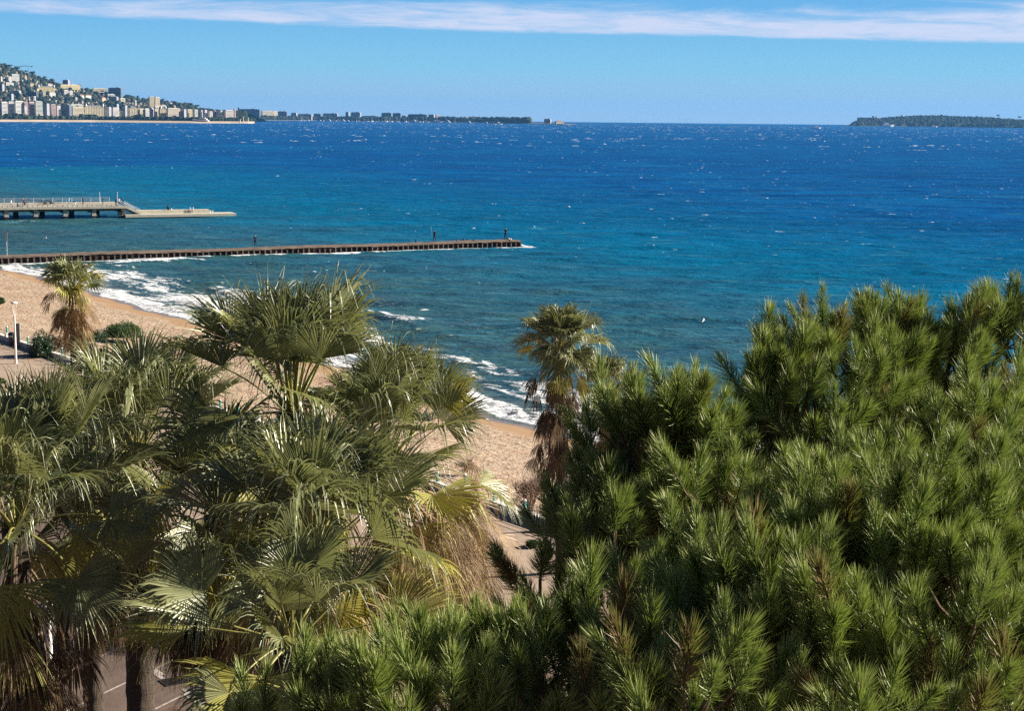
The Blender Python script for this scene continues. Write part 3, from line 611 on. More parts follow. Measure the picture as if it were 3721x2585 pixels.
p = onp(251, 9, DZ+.15); o_ = thing('lifebuoy_stand', 'thin white post on the far side of the pier', 'post', p); q = MB(); q.tube([(0, 0, 0), (0, 0, 1.3)], .05, 6); q.build('post', M['whiteplastic'], o_); q = MB(); q.box(-.1, .1, -.05, .05, .9, 1.25); q.build('head', M['whiteplastic'], o_)
p = onp(262, 8, DZ+.15); q = MB(); q.box(-.9, .9, -.2, .2, .32, .40).box(-.7, -.6, -.15, .15, 0, .319).box(.6, .7, -.15, .15, 0, .319); o_ = q.build('bench', M['whiteplastic']); o_.location = p; tag(o_, 'narrow white bench on the far side of the pier', 'bench')
p = onp(242, 2.0); o_ = thing('sun_chair', 'white reclined chair shape at the near edge of the pier', 'chair', p, R(10))
q = MB(); q.add([(-.7, -.25, .28), (.6, -.25, .22), (.6, .25, .22), (-.7, .25, .28), (-.7, -.25, .34), (.6, -.25, .28), (.6, .25, .28), (-.7, .25, .34)], [(0, 3, 2, 1), (4, 5, 6, 7), (0, 1, 5, 4), (1, 2, 6, 5), (2, 3, 7, 6), (3, 0, 4, 7)]); q.build('seat', M['whiteplastic'], o_)
q = MB(); q.add([(-.55, -.25, .34), (-.05, -.25, 1.0), (-.05, .25, 1.0), (-.55, .25, .34), (-.45, -.25, .32), (.05, -.25, .97), (.05, .25, .97), (-.45, .25, .32)], [(0, 3, 2, 1), (4, 5, 6, 7), (0, 1, 5, 4), (1, 2, 6, 5), (2, 3, 7, 6), (3, 0, 4, 7)]); q.build('backrest', M['whiteplastic'], o_)
q = MB(); 
for x_ in (-.6, .5): q.tube([(x_, -.2, 0), (x_, -.2, .27)], .03, 5).tube([(x_, .2, 0), (x_, .2, .27)], .03, 5)
q.build('legs', M['whiteplastic'], o_)
def bicycle(label, loc, rz, col, group):
    b = thing('bicycle', label, 'bicycle', loc, rz, group)
    for y_ in (-.5, .52):
        w = MB(); th = np.linspace(0, 2*np.pi, 21); w.tube([(0, y_+.33*math.cos(a), .34+.33*math.sin(a)) for a in th], .022, 5, cap=False)
        for a in th[:-1:3]: w.tube([(0, y_, .34), (0, y_+.33*math.cos(a), .34+.33*math.sin(a))], .006, 3)
        w.build('wheel', M['dark_metal'], b)
    f = MB()
    for p_, q_ in (((0, -.5, .34), (0, -.38, .92)), ((0, -.42, .75), (0, .18, .80)), ((0, -.42, .68), (0, .08, .32)), ((0, .08, .32), (0, .20, .88)), ((0, .08, .32), (0, .52, .34)), ((0, .52, .34), (0, .18, .78))): f.tube([p_, q_], .025, 6)
    f.build('frame', col, b); h = MB(); h.tube([(-.24, -.30, .98), (-.2, -.40, .98), (0, -.40, .95), (.2, -.40, .98), (.24, -.30, .98)], .018, 5); h.build('handlebar', M['dark_metal'], b)
    s_ = MB(); s_.blob((0, .22, .92), (.07, .13, .035)); s_.build('saddle', M['dark_metal'], b); return b
gb = 'bicycles on the pier'; gpp = 'people on the pier'
ang = math.atan2(PD[1], PD[0])
bicycle('dark bicycle ridden by the person in red on the pier', onp(90, 3.2), ang-R(90)+R(180), M['dark_metal'], gb); person('person in red jacket riding a bicycle along the pier', onp(90, 3.2), ang+R(90), sm_red, 'ride', gpp)
bicycle('bicycle with a white basket leaning by the pale-clothed person', onp(153, 7.5, DZ+.15), ang+R(80), M['rust'], gb); bicycle('bicycle second from the right among those parked on the pier', onp(168, 7.8, DZ+.15), ang+R(95), M['dark_metal'], gb)
bicycle('bicycle parked furthest right on the pier with pale panniers', onp(192, 8.3, DZ+.15), ang+R(85), M['pale_metal'], gb)
person('person in pale clothes bending beside a parked bicycle', onp(160, 7.2, DZ+.15), ang+R(70), sm_pale, 'sit', gpp, 1.15); person('person in blue crouched by the right-hand bicycle', onp(182, 7.9, DZ+.15), ang+R(80), sm_blue, 'sit', gpp, 1.2)
person('person in white shirt and shorts walking at the left end of the pier', onp(41, 1.6), ang+R(80), sm_white, 'walk', gpp, .95)
person('person in dark clothes crouching with a dog near the left end of the pier', onp(63, 2.2), ang+R(60), sm_dark, 'sit', gpp)
person('person in long blue coat standing alone in the middle of the pier', onp(301, 5.8, DZ+.15), ang+R(30), sm_blue, 'stand', gpp, 1.05)
person('person in navy leaning beside the left tall pole', onp(374, 4.6), ang+R(80), sm_navy, 'phone', gpp); person('person in dark clothes just left of the right tall pole', onp(421, 2.2), ang+R(110), sm_navy, 'phone', gpp, .95)
person('person with pale top just right of the right tall pole', onp(433, 2.6), ang+R(20), sm_pale, 'stand', gpp, .93); person('person in dark clothes standing at the head of the stairs', onp(447, 1.5), ang+R(80), sm_navy, 'stand', gpp, 1.0)
pz = px2x(610, 2.3, LZ+.72); person('person in black sitting on the stepped platform of the pier', (*(PO+PD*pz+PN*2.2), LZ+.72), R(20), sm_dark, 'sit', gpp, 1.15)
pz = px2x(620, 2.3, LZ+.72); q = MB(); q.blob((0, 0, .13), (.25, .18, .14), 0, .15, 8, 5, gj); o = q.build('bag', M['bagw'], smooth=True); o.location = (*(PO+PD*pz+PN*2.0), LZ+.72); tag(o, 'small white bag beside the person sitting on the pier platform', 'bag')

# ------------------------------------------------------------------ far shore: hill, town, marina, island
def yt(px): return 426+ROLL*(px-IW/2)                        # pixel row of the true horizontal
def dsea(px, py):                                            # distance at which the curved sea shows at this pixel
    th = max((py-yt(px))/F, .00262); return ER*(th-math.sqrt(max(th*th-2*CAMZ/ER, 1e-9)))
def seaZ(d): return -d*d/(2*ER)
coast = [(-420, 437), (0, 440), (350, 442), (700, 446), (900, 447.5), (925, 447)]
def d_shore(px): return dsea(px, np.interp(px, [a for a, b in coast], [b for a, b in coast]))
skyl = [(-420, 205), (-150, 215), (0, 236), (27, 240), (61, 256), (91, 268), (116, 272), (137, 283), (164, 292), (195, 301), (219, 312), (283, 319), (335, 333), (393, 340), (451, 352), (518, 364), (585, 372), (640, 378), (700, 386), (725, 396), (800, 404), (900, 408), (1000, 414)]
def sky_y(px): return np.interp(px, [a for a, b in skyl], [b for a, b in skyl])
BASEY = 428.0; DH = 1120.0
def D0f(px): return d_shore(min(px, 925))+235
def hill_pt(px, py):
    t_ = np.clip((BASEY-py)/(BASEY-sky_y(px)+1e-6), -.3, 1.2); d = D0f(px)+DH*t_; return ony(px, py, d*math.cos(math.atan((px-IW/2)/F)))
M['earth'] = plain('hillside scrub', (.05, .065, .03), .95, .4, .01, .1, world=True)
pxs = np.linspace(-420, 900, 120); ts = np.linspace(-.05, 1, 26); V = []
for p_ in pxs:
    for t_ in ts: V.append(hill_pt(p_, BASEY-(BASEY-sky_y(p_))*t_))
    V.append(V[-1]+np.array([0, 900, -60.]))
V = np.array(V); nt = len(ts)+1
tag(meshnp('hill', V, [gridfaces(len(pxs), nt)], M['earth'], smooth=True), kind='structure')
# beach strip and the low land behind it
M['farsand'] = plain('distant sand', (.50, .40, .30), .9, .15, .02, .2, world=True)
V = []
pxs = np.linspace(-420, 925, 90)
for p_ in pxs:
    d = d_shore(p_); u = ray(p_, 440); u = u[:2]/np.linalg.norm(u[:2]); 
    for dd, zz in ((-8, -1.5), (14, 1.6+.5*math.sin(p_*.02)), (60, 5.2), (130, 6.2), (400, 8)): V.append((*(u*(d+dd)), seaZ(d+dd)+zz))
tag(meshnp('far_beach', V, [gridfaces(len(pxs), 5)], M['farsand'], smooth=True), kind='structure')
cl = [(820, 435.5), (905, 436.5), (1000, 437), (1150, 438), (1300, 440), (1450, 442), (1600, 444), (1750, 446), (1900, 449), (2000, 451), (2050, 452.5), (2095, 452.8)]
def d_cape(px): return dsea(px, np.interp(px, [a for a, b in cl], [b for a, b in cl]))
pxs = np.linspace(830, 2095, 90); V = []
for p_ in pxs:
    d = d_cape(p_); u = ray(p_, 440); u = u[:2]/np.linalg.norm(u[:2]); tp_ = min(1, (2100-p_)/60)
    for dd, zz in ((-6, -1.5), (14, 1.5*tp_), (60, 3.2*tp_), (500, 4*tp_)): V.append((*(u*(d+dd)), seaZ(d+dd)+zz))
tag(meshnp('cape', V, [gridfaces(len(pxs), 4)], plain('low rocky shore', (.16, .14, .12), .9, .3, .02, .2, world=True), smooth=True), kind='structure')
il = [(3078, 457), (3300, 459), (3500, 461), (3721, 463.5), (3900, 465)]
isk = [(3068, 457), (3078, 451), (3090, 446), (3105, 440), (3116, 436), (3120, 428), (3180, 427), (3235, 421), (3290, 418), (3350, 414.5), (3420, 414.5), (3480, 418), (3560, 420), (3620, 424), (3660, 428), (3721, 432), (3800, 440), (3900, 448)]
pxs = np.linspace(3070, 3900, 70); V = []
for p_ in pxs:
    d = dsea(p_, np.interp(p_, [a for a, b in il], [b for a, b in il])); top = np.interp(p_, [a for a, b in isk], [b for a, b in isk])+4
    u = ray(p_, 440); u = u[:2]/np.linalg.norm(u[:2]); zt = ony(p_, top, (d+450)*u[1])[2]
    for dd, k_ in ((-5, 0), (12, .12), (60, .35), (160, .62), (300, .88), (450, 1.0), (800, .6), (1100, 0)): V.append((*(u*(d+dd)), seaZ(d+dd)+(-1.5 if dd < 0 else 0)+k_*(max(zt-seaZ(d), 1)*.95)))
tag(meshnp('island', V, [gridfaces(len(pxs), 8)], M['earth'], smooth=True), kind='structure')

# woods as many small lumpy crowns
t = NT('distant foliage'); rn = t.attr('rnd'); t.set(base=t.mix(rn, (.014, .026, .016), (.045, .060, .030)), rough=.9, spec=.15); M['wood'] = t.m
def crowns(name, P, Rr, seed, squash=.85, mat=None, kind='stuff', parent=None):
    g = np.random.default_rng(seed); P = np.asarray(P); n = len(P); nu, nv = 7, 4; b = []
    for i in range(nv+1):
        for j in range(nu): ph = math.pi*i/nv; th = 2*math.pi*(j+.5*(i % 2))/nu; b.append((math.sin(ph)*math.cos(th), math.sin(ph)*math.sin(th), math.cos(ph)))
    b = np.array(b); k = len(b); V = P[:, None]+b[None]*np.asarray(Rr)[:, None, None]*np.array([1, 1, squash])*g.uniform(.65, 1.25, (n, k, 1))
    fb_ = np.array([(i*nu+j, (i+1)*nu+j, (i+1)*nu+(j+1) % nu, i*nu+(j+1) % nu) for i in range(nv) for j in range(nu)])
    Fx = (fb_[None]+(np.arange(n)*k)[:, None, None]).reshape(-1, 4); at = np.repeat(g.uniform(0, 1, n), k)
    o = meshnp(name, V.reshape(-1, 3), [Fx], mat or M['wood'], parent, smooth=True, attrs={'rnd': at}); 
    return tag(o, kind=kind) if kind else o
g = np.random.default_rng(22); P = []; Rr = []
for i in range(1300):                                          # planting along the seafront
    px = g.uniform(-200, 925); d = d_shore(px)+g.uniform(70, 130); u = ray(px, 440); u = u[:2]/np.linalg.norm(u[:2]); r = g.uniform(3.5, 7); hgt = 4 if (20 < px < 100 or 290 < px < 350 or 500 < px < 520) else 0
    P.append((*(u*d), seaZ(d)+6.3+r*.6+g.uniform(0, 1)*hgt*1.6)); Rr.append(r)
tag(crowns('seafront_trees', P, Rr, 2), 'dark belt of trees lining the far seafront in front of the hotels', 'trees')
P = []; Rr = []
for i in range(2300):
    px = g.uniform(840, 1925); d = d_cape(px)+g.uniform(60, 260); u = ray(px, 440); u = u[:2]/np.linalg.norm(u[:2]); r = g.uniform(6, 12); lift = 14 if px > 1600 else 12
    P.append((*(u*d), seaZ(d)+4+g.uniform(.2, 1)*lift)); Rr.append(r)
tag(crowns('cape_trees', P, Rr, 3), 'dark tree belt on the low cape behind the marina', 'trees')
P = []; Rr = []
ivt = [(a, b) for a, b in isk]
for i in range(2200):
    px = g.uniform(3095, 3880); t_ = g.uniform(0, 1); d0 = dsea(px, np.interp(px, [a for a, b in il], [b for a, b in il])); u = ray(px, 440); u = u[:2]/np.linalg.norm(u[:2])
    d = d0+12+438*t_; zt = ony(px, np.interp(px, [a for a, b in isk], [b for a, b in isk])+4, (d0+450)*u[1])[2]; k_ = np.interp(d-d0, (12, 60, 160, 300, 450), (.12, .35, .62, .88, 1.0))
    r = g.uniform(5, 10); P.append((*(u*d), seaZ(d)+k_*zt*.95+r*.3)); Rr.append(r)
tag(crowns('island_woods', P, Rr, 4), 'dark blue-green woods covering the island', 'woods')

# buildings
GL = plain('distant glazing', (.035, .045, .07), .25, .3, .2); 
WC = {k: plain(k+' render', v, .85, .06, .1) for k, v in {'white': (.80, .78, .75), 'cream': (.76, .67, .47), 'pink': (.52, .38, .36), 'grey': (.34, .36, .42), 'greenish': (.62, .67, .58), 'lilac': (.38, .35, .46), 'beige': (.62, .55, .44), 'blue': (.13, .16, .24), 'yellow': (.74, .62, .34), 'dark': (.10, .09, .12)}.items()}  # blue and dark renders have facade shade put into the colour
ROOF = {'tile': plain('terracotta roof', (.36, .15, .09), .9, .2, .3), 'slate': plain('slate roof', (.12, .13, .17), .7, .2, .3), 'flat': plain('flat roof gravel', (.42, .40, .38), .9, .1, .3)}
def building(px0, px1, y0, y1, col, label, kind='block', d=None, rot=42, group=None, roof='flat', name='apartment_building', nfl=None, dep=9.):
    pc_ = (px0+px1)/2
    if d is None: d = D0f(pc_)-30 if y1 > 395 else np.hypot(*hill_pt(pc_, y1)[:2])
    a = ray(px0, y1); b = ray(px1, y1); wd = (px1-px0)/F*d; u = ray(pc_, y1); u = u/u[1]*(d*math.cos(math.atan((pc_-IW/2)/F)))
    base = CAM+u; H = (y1-y0)/F*d; ext = 14.0 if y1 < 395 else 2.5
    rz = R(rot); dp = min(dep, wd*.8); 
    L = max((wd-dp*abs(math.sin(rz)))/max(math.cos(rz), .3), wd*.5)
    o = thing(name, label, 'building' if name != 'villa' else 'villa', base, rz, group)
    nf = nfl or max(1, int(round(H/3.3))); fh = H/nf; hx, hy = L/2, dp/2
    m = MB()
    if kind == 'villa':
        m.box(-hx, hx, -hy, hy, -ext, H*.72); m.build('wall', WC[col], o)
        r_ = MB(); e = .6; z0 = H*.72+.02; r_.add([(-hx-e, -hy-e, z0), (hx+e, -hy-e, z0), (hx+e, hy+e, z0), (-hx-e, hy+e, z0), (-hx*.4, 0, H), (hx*.4, 0, H)], [(0, 1, 5, 4), (1, 2, 5), (2, 3, 4, 5), (3, 0, 4), (3, 2, 1, 0)]); r_.build('roof', ROOF[roof], o)
        w_ = MB(); nw = max(2, int(L/4))
        for f in range(max(1, int(H*.72/3.2))):
            for i in range(nw): x = -hx+(i+.5)*L/nw; w_.box(x-.7, x+.7, -hy-.04, -hy+.3, f*3.1+1, f*3.1+2.5)
        w_.build('windows', GL, o); return o
    if kind in ('block', 'balcony'):
        m.box(-hx+.6, hx-.6, -hy+1.2, hy-.6, -ext, H-.3); m.build('glazing', GL, o)
        s_ = MB()
        for f in range(nf+1):
            z = f*fh; s_.box(-hx, hx, -hy, hy-.02, z-(1.8 if kind == 'balcony' else 1.9)*min(1, fh/3.3), z+.05 if f < nf else z)
        s_.box(-hx-.02, -hx+.6, -hy-.02, hy, -ext, H+.3); s_.box(hx-.6, hx+.02, -hy-.02, hy, -ext, H+.3); s_.box(-hx, hx, hy-.8, hy+.01, -ext, H)
        if kind == 'block':
            n_ = max(2, int(L/5.5))
            for i in range(1, n_): x = -hx+i*L/n_; s_.box(x-.6, x+.6, -hy-.05, -hy+1.1, -ext, H-.1)
        s_.build('wall', WC[col], o)
        r_ = MB(); r_.box(-hx*.85, hx*.8, -hy*.55, hy*.8, H+.02, H+1.2); 
        if L > 24: r_.box(hx*.2, hx*.45, -hy*.2, hy*.4, H+1.22, H+3.4)
        r_.build('roof', ROOF[roof], o); return o
    if kind == 'hotel':                                        # palace front with corner cupolas
        m.box(-hx+.5, hx-.5, -hy+.9, hy-.6, -ext, H-.3); m.build('glazing', GL, o); s_ = MB()
        for f in range(nf+1): z = f*fh; s_.box(-hx, hx, -hy+.15, hy-.02, z-1.2, z+.05 if f < nf else z)
        n_ = max(4, int(L/4.2))
        for i in range(n_+1): x = -hx+i*L/n_; s_.box(x-.85, x+.85, -hy-.05, hy-.01, -ext, H-.05)
        s_.box(-hx-.4, hx+.4, -hy-.5, hy+.3, H-.9, H+.1); s_.build('wall', WC[col], o)
        r_ = MB(); r_.add([(-hx, -hy, H+.12), (hx, -hy, H+.12), (hx, hy, H+.12), (-hx, hy, H+.12), (-hx+2, -hy+2.4, H+3.4), (hx-2, -hy+2.4, H+3.4), (hx-2, hy-2, H+3.4), (-hx+2, hy-2, H+3.4)], [(0, 1, 5, 4), (1, 2, 6, 5), (2, 3, 7, 6), (3, 0, 4, 7), (4, 5, 6, 7)]); r_.build('roof', ROOF['slate' if roof == 'flat' else roof], o)
        for s__ in (-1, 1):
            c_ = MB(); c_.tube([(s__*(hx-1), -hy+.8, H), (s__*(hx-1), -hy+.8, H+3), (s__*(hx-1), -hy+.8, H+5.5), (s__*(hx-1), -hy+.8, H+8.5)], [2.6, 2.6, 1.6, .12], 10); c_.build('cupola', ROOF['slate'] if roof == 'slate' else WC['white'], o)
        return o
    if kind == 'round':
        m.tube([(0, 0, -ext), (0, 0, H)], wd/2-.8, 16); m.build('glazing', GL, o); s_ = MB()
        for f in range(nf+1): s_.tube([(0, 0, f*fh-1.6), (0, 0, f*fh)], wd/2, 16)
        s_.build('wall', WC[col], o); return o
g_sf = 'hotels and apartment blocks along the far seafront'; g_hl = 'apartment blocks and villas on the hill'; g_cp = 'blocks on the low cape'
BL = [ # x0 x1 ytop ybase colour kind label
(-22, 2, 376, 422, 'white', 'balcony', 'white balcony block cut by the left edge of the photo on the seafront'),
(4, 27, 374, 404, 'white', 'balcony', 'narrow white balcony block, leftmost complete one on the seafront'),
(30, 54, 373, 414, 'white', 'balcony', 'white balcony block joined to a wider twin on its right'),
(55, 84, 371, 414, 'white', 'balcony', 'wide white balcony block third from the left on the seafront'),
(86, 103, 374, 408, 'pink', 'block', 'pinkish block behind a small white house on the seafront'),
(104, 127, 374, 416, 'pink', 'balcony', 'rose-coloured balcony block beside the tall greenish one'),
(128, 154, 372, 429, 'greenish', 'balcony', 'tallest greenish-white balcony block near the left of the seafront'),
(156, 180, 380, 414, 'grey', 'block', 'grey block right of the tall greenish-white one'),
(183, 203, 382, 406, 'pink', 'balcony', 'small pink balcony block left of the dark gap in the seafront'),
(204, 221, 387, 402, 'white', 'block', 'low white house between pink block and dark block'),
(224, 262, 384, 420, 'blue', 'block', 'dark shaded block left of the cream hotel with floors'),
(264, 303, 390, 416, 'cream', 'balcony', 'cream block with long balcony bands left of the grand hotel'),
(380, 405, 391, 412, 'grey', 'block', 'blue-grey block right of the grand cream hotel'),
(407, 432, 393, 425, 'white', 'balcony', 'slim white balcony tower in the middle of the seafront'),
(433, 449, 404, 420, 'cream', 'balcony', 'low cream terrace block right of the slim white tower'),
(524, 543, 396, 420, 'white', 'balcony', 'white balcony block joined to the cream one on its left'),
(544, 559, 393, 422, 'lilac', 'block', 'lilac-grey shaded narrow block between cream hotels'),
(608, 651, 395, 418, 'beige', 'balcony', 'broad beige block with balcony bands'),
(653, 677, 399, 420, 'grey', 'balcony', 'grey and white block right of the broad beige one'),
(679, 699, 399, 416, 'cream', 'block', 'small cream block near the right end of the hotels'),
(702, 719, 400, 418, 'greenish', 'balcony', 'pale grey-green block above the big white yacht'),
(727, 736, 402, 424, 'lilac', 'block', 'narrow lilac block just right of the white yacht'),
(738, 752, 401, 425, 'lilac', 'block', 'lilac block with pale stair tower'),
(757, 773, 406, 424, 'white', 'balcony', 'low white balcony block above the beach spit'),
(774, 785, 403, 430, 'blue', 'block', 'narrow blue-grey shaded block above the spit'),
(786, 810, 404, 430, 'grey', 'block', 'mottled grey block left of the white-banded one'),
(817, 848, 402, 421, 'white', 'balcony', 'white-banded long block with pink tower at its right'),
(849, 857, 397, 420, 'pink', 'block', 'slender pink tower at the end of the white-banded block'),
(86, 99, 388, 406, 'white', 'block', 'small white house in front of the pinkish block'),
(140, 158, 417, 430, 'beige', 'balcony', 'low beige terrace building at beach level on the left'),
]
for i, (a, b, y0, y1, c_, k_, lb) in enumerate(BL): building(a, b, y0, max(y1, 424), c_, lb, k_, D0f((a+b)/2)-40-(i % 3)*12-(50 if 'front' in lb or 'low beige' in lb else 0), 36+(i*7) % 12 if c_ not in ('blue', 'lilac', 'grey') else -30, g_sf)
building(306, 374, 388, 426, 'cream', 'long cream grand hotel with two pointed corner cupolas', 'hotel', D0f(340)-70, 33, g_sf, name='hotel', dep=22)
building(464, 503, 392, 426, 'cream', 'pale cream hotel with a domed grey wing on its left', 'hotel', D0f(480)-60, 35, g_sf, roof='slate', name='hotel', dep=20)
building(449, 463, 386, 424, 'grey', 'grey-blue shaded wing with a small dome beside the pale cream hotel', 'block', D0f(455)-20, -30, g_sf)
building(504, 523, 396, 424, 'cream', 'cream apartment block right of the domed hotel', 'block', D0f(513)-50, 40, g_sf)
building(560, 575, 394, 425, 'cream', 'tall narrow cream block with white pilasters', 'hotel', D0f(568)-55, 35, g_sf, dep=10)
building(577, 604, 395, 424, 'cream', 'cream hotel with tall column-like bays', 'hotel', D0f(590)-62, 35, g_sf, name='hotel', dep=14)
UL = [
(541, 560, 353, 392, 'cream', 'balcony', 'left tower of the pair of tall cream blocks on the slope'), (562, 581, 355, 392, 'cream', 'balcony', 'right tower of the pair of tall cream blocks on the slope'),
(393, 447, 321, 352, 'blue', 'block', 'large dark grey-blue block on the skyline'), (340, 385, 322, 337, 'cream', 'balcony', 'cream striped long block on the skyline'),
(228, 254, 292, 308, 'lilac', 'balcony', 'round-fronted pinkish block highest on the ridge'), (224, 284, 309, 322, 'yellow', 'balcony', 'long yellowish striped block just below the ridge'),
(142, 193, 317, 336, 'yellow', 'hotel', 'castle-like yellow mansion on the hillside'), (152, 166, 338, 358, 'beige', 'balcony', 'tall narrow beige wing below the yellow mansion'), (177, 200, 338, 353, 'white', 'block', 'white wing below right of the yellow mansion'),
(112, 130, 351, 371, 'white', 'round', 'white drum-shaped block on the lower slope'), (42, 68, 272, 295, 'white', 'balcony', 'stepped white villa block high on the left slope'), (27, 42, 280, 294, 'white', 'balcony', 'smaller stepped white block left of the high one'),
(86, 98, 272, 287, 'cream', 'villa', 'cream villa with reddish roof under the crane'), (20, 47, 301, 312, 'white', 'balcony', 'low white terraces on the upper left slope'), (107, 122, 300, 312, 'cream', 'villa', 'bright cream villa left of the yellow mansion'),
(-2, 16, 308, 330, 'grey', 'balcony', 'greyish balcony block at the left edge of the slope'), (31, 78, 330, 343, 'grey', 'balcony', 'long low grey block on the left slope'), (94, 141, 335, 350, 'dark', 'block', 'long dark shaded block below the yellow mansion'),
(230, 248, 328, 342, 'white', 'balcony', 'stepped white villa below the yellowish ridge block'), (250, 264, 331, 344, 'white', 'balcony', 'white villa right of the stepped one on mid slope'), (271, 282, 355, 372, 'white', 'block', 'isolated white upright house on the mid slope'),
(287, 305, 343, 354, 'white', 'villa', 'white villa with broad roof left of a second one'), (308, 330, 344, 354, 'white', 'villa', 'wide white villa in the middle of the slope'), (390, 416, 343, 351, 'white', 'balcony', 'low white building under the dark skyline block'),
(400, 431, 353, 368, 'grey', 'block', 'grey flat block on the slope above the seafront'), (434, 454, 358, 370, 'cream', 'balcony', 'cream terraced villa under the skyline trees'), (487, 497, 366, 384, 'white', 'balcony', 'white stepped block with dark roof on the lower slope'),
(408, 432, 379, 393, 'grey', 'block', 'grey block peeping over the slim white tower'), (614, 629, 372, 379, 'white', 'villa', 'white house near the low end of the ridge'), (583, 602, 382, 394, 'cream', 'block', 'cream villa above the hotel with column-like bays'),
(367, 384, 352, 368, 'cream', 'villa', 'small cream villa left of the grey flat block'), (0, 8, 358, 372, 'pink', 'villa', 'pinkish house at the left edge above the seafront'), (27, 50, 343, 366, 'grey', 'block', 'grey-blue mid-slope block above the white balcony pair'),
(0, 9, 280, 294, 'white', 'block', 'pale block at the left edge high on the slope'), (171, 190, 302, 314, 'white', 'villa', 'white villa with dark arches above the yellow mansion'), (257, 300, 380, 390, 'greenish', 'block', 'low greenish roofs above the cream banded block')]
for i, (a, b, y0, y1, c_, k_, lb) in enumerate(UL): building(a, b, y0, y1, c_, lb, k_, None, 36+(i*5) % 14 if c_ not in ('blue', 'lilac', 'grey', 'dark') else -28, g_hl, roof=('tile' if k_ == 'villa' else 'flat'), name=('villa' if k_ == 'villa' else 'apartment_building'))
# smaller houses scattered between the trees
g = np.random.default_rng(12); cand = []
for i in range(1000):
    px = g.uniform(-10, 760); sy = sky_y(px); py = sy+9+g.uniform()*max(383-sy, 1)
    if py > 392 or sy+9 > 390: continue
    w_ = g.uniform(4.5, 10); h_ = g.uniform(3.5, 7)
    if any(a-4 < px < b+4 and y0-3 < py < y1+7 for a, b, y0, y1, *_ in UL+BL): continue
    if any(abs(px-q[0]) < 7.5 and abs(py-q[1]) < 5 for q in cand): continue
    cand.append((px, py, w_, h_, g.choice(['white', 'cream', 'white', 'pink', 'beige', 'cream']), g.choice(['villa', 'villa', 'balcony'])))
cand.sort()
for n_, (px, py, w_, h_, c_, k_) in enumerate(cand):
    where = 'near the ridge' if py < sky_y(px)+28 else ('low on the slope' if py > 365 else 'halfway up the slope')
    building(px-w_/2, px+w_/2, py-h_, py, c_, '%s %s %s, %s of the small houses from the left' % (c_, 'villa' if k_ == 'villa' else 'flat-roofed house', where, ordn(n_+1)), k_, None, g.uniform(20, 55), 'small houses between the hillside trees', roof='tile', name='villa', dep=9)
BOX = [(a, b, y0, y1) for a, b, y0, y1, *_ in UL]+[(q[0]-q[2]/2, q[0]+q[2]/2, q[1]-q[3], q[1]) for q in cand]
g = np.random.default_rng(21); P = []; Rr = []
for i in range(6000):
    px = g.uniform(-300, 893); t_ = g.uniform(0, 1.0)**.9; sy = sky_y(px); 
    pyw = BASEY-(BASEY-sy)*t_
    if any(b_[0]-2 < px < b_[1]+2 and b_[2]-1 < pyw < b_[3]+6 for b_ in BOX) and g.random() < .9: continue
    p = hill_pt(px, BASEY-(BASEY-sy)*t_); r = g.uniform(4, 10)*(1 if px < 700 else .6); P.append(p+(0, 0, r*.25)); Rr.append(r)
tag(crowns('hillside_woods', P, Rr, 1), 'dark green woods covering the hillside between the villas', 'woods')
CPB = [(866, 948, 398, 'dark', 'block', 'long dark low building behind the beach spit'), (865, 872, 392, 'dark', 'block', 'square dark tower at the left end of the long low building'), (952, 991, 404, 'beige', 'block', 'beige grid-fronted block beyond the spit'), (992, 1009, 405, 'cream', 'block', 'bright cream block end beside the blue-green one'),
(1010, 1046, 406, 'blue', 'block', 'dark blue-green block right of the cream end wall'), (1058, 1080, 411, 'lilac', 'block', 'lilac block left of the low marina row'), (1082, 1136, 415, 'lilac', 'block', 'long low lilac block behind the first masts'), (1140, 1168, 414, 'dark', 'block', 'dusky block among the masts'),
(1173, 1230, 413, 'lilac', 'block', 'wide dusky block with raised middle behind the yachts'), (1256, 1270, 408, 'grey', 'block', 'narrow grey tower left of the tall marina block'), (1275, 1312, 409, 'grey', 'block', 'tall grey block above the marina'), (1316, 1376, 422, 'dark', 'block', 'long low dark block behind the densest masts'),
(1386, 1425, 411, 'blue', 'block', 'left half of the big dark blue block'), (1427, 1459, 412, 'blue', 'block', 'right half of the big dark blue block'), (1460, 1478, 421, 'blue', 'block', 'lower stepped end of the big dark blue block'), (1482, 1554, 416, 'blue', 'block', 'longest dark blue block above the large yachts'),
(1557, 1580, 417, 'grey', 'block', 'grey block with white roof edge'), (1582, 1600, 419, 'pink', 'block', 'dusky pink block end right of the grey one'), (1620, 1640, 425, 'grey', 'block', 'low grey building among cape trees'), (1690, 1712, 426, 'pink', 'block', 'low pale building among cape trees'), (1748, 1780, 427, 'grey', 'block', 'flat pale roofs between cape trees'), (1905, 1922, 431, 'beige', 'block', 'beige block at the end of the cape trees'),
(1977, 2003, 433, 'grey', 'block', 'grey box building near the tip of the cape')]
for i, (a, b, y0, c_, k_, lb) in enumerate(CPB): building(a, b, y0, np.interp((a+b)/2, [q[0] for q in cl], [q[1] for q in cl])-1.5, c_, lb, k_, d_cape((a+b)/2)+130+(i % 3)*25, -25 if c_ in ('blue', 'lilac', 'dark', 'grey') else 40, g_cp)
building(2016, 2044, 438, 450, 'beige', 'low building with orange-red roof at the tip of the cape', 'villa', d_cape(2030)+60, 30, g_cp, roof='tile', name='low_building')
px = 2046; d = d_cape(px)+30; u = ray(px, 440); u = u[:2]/np.linalg.norm(u[:2])
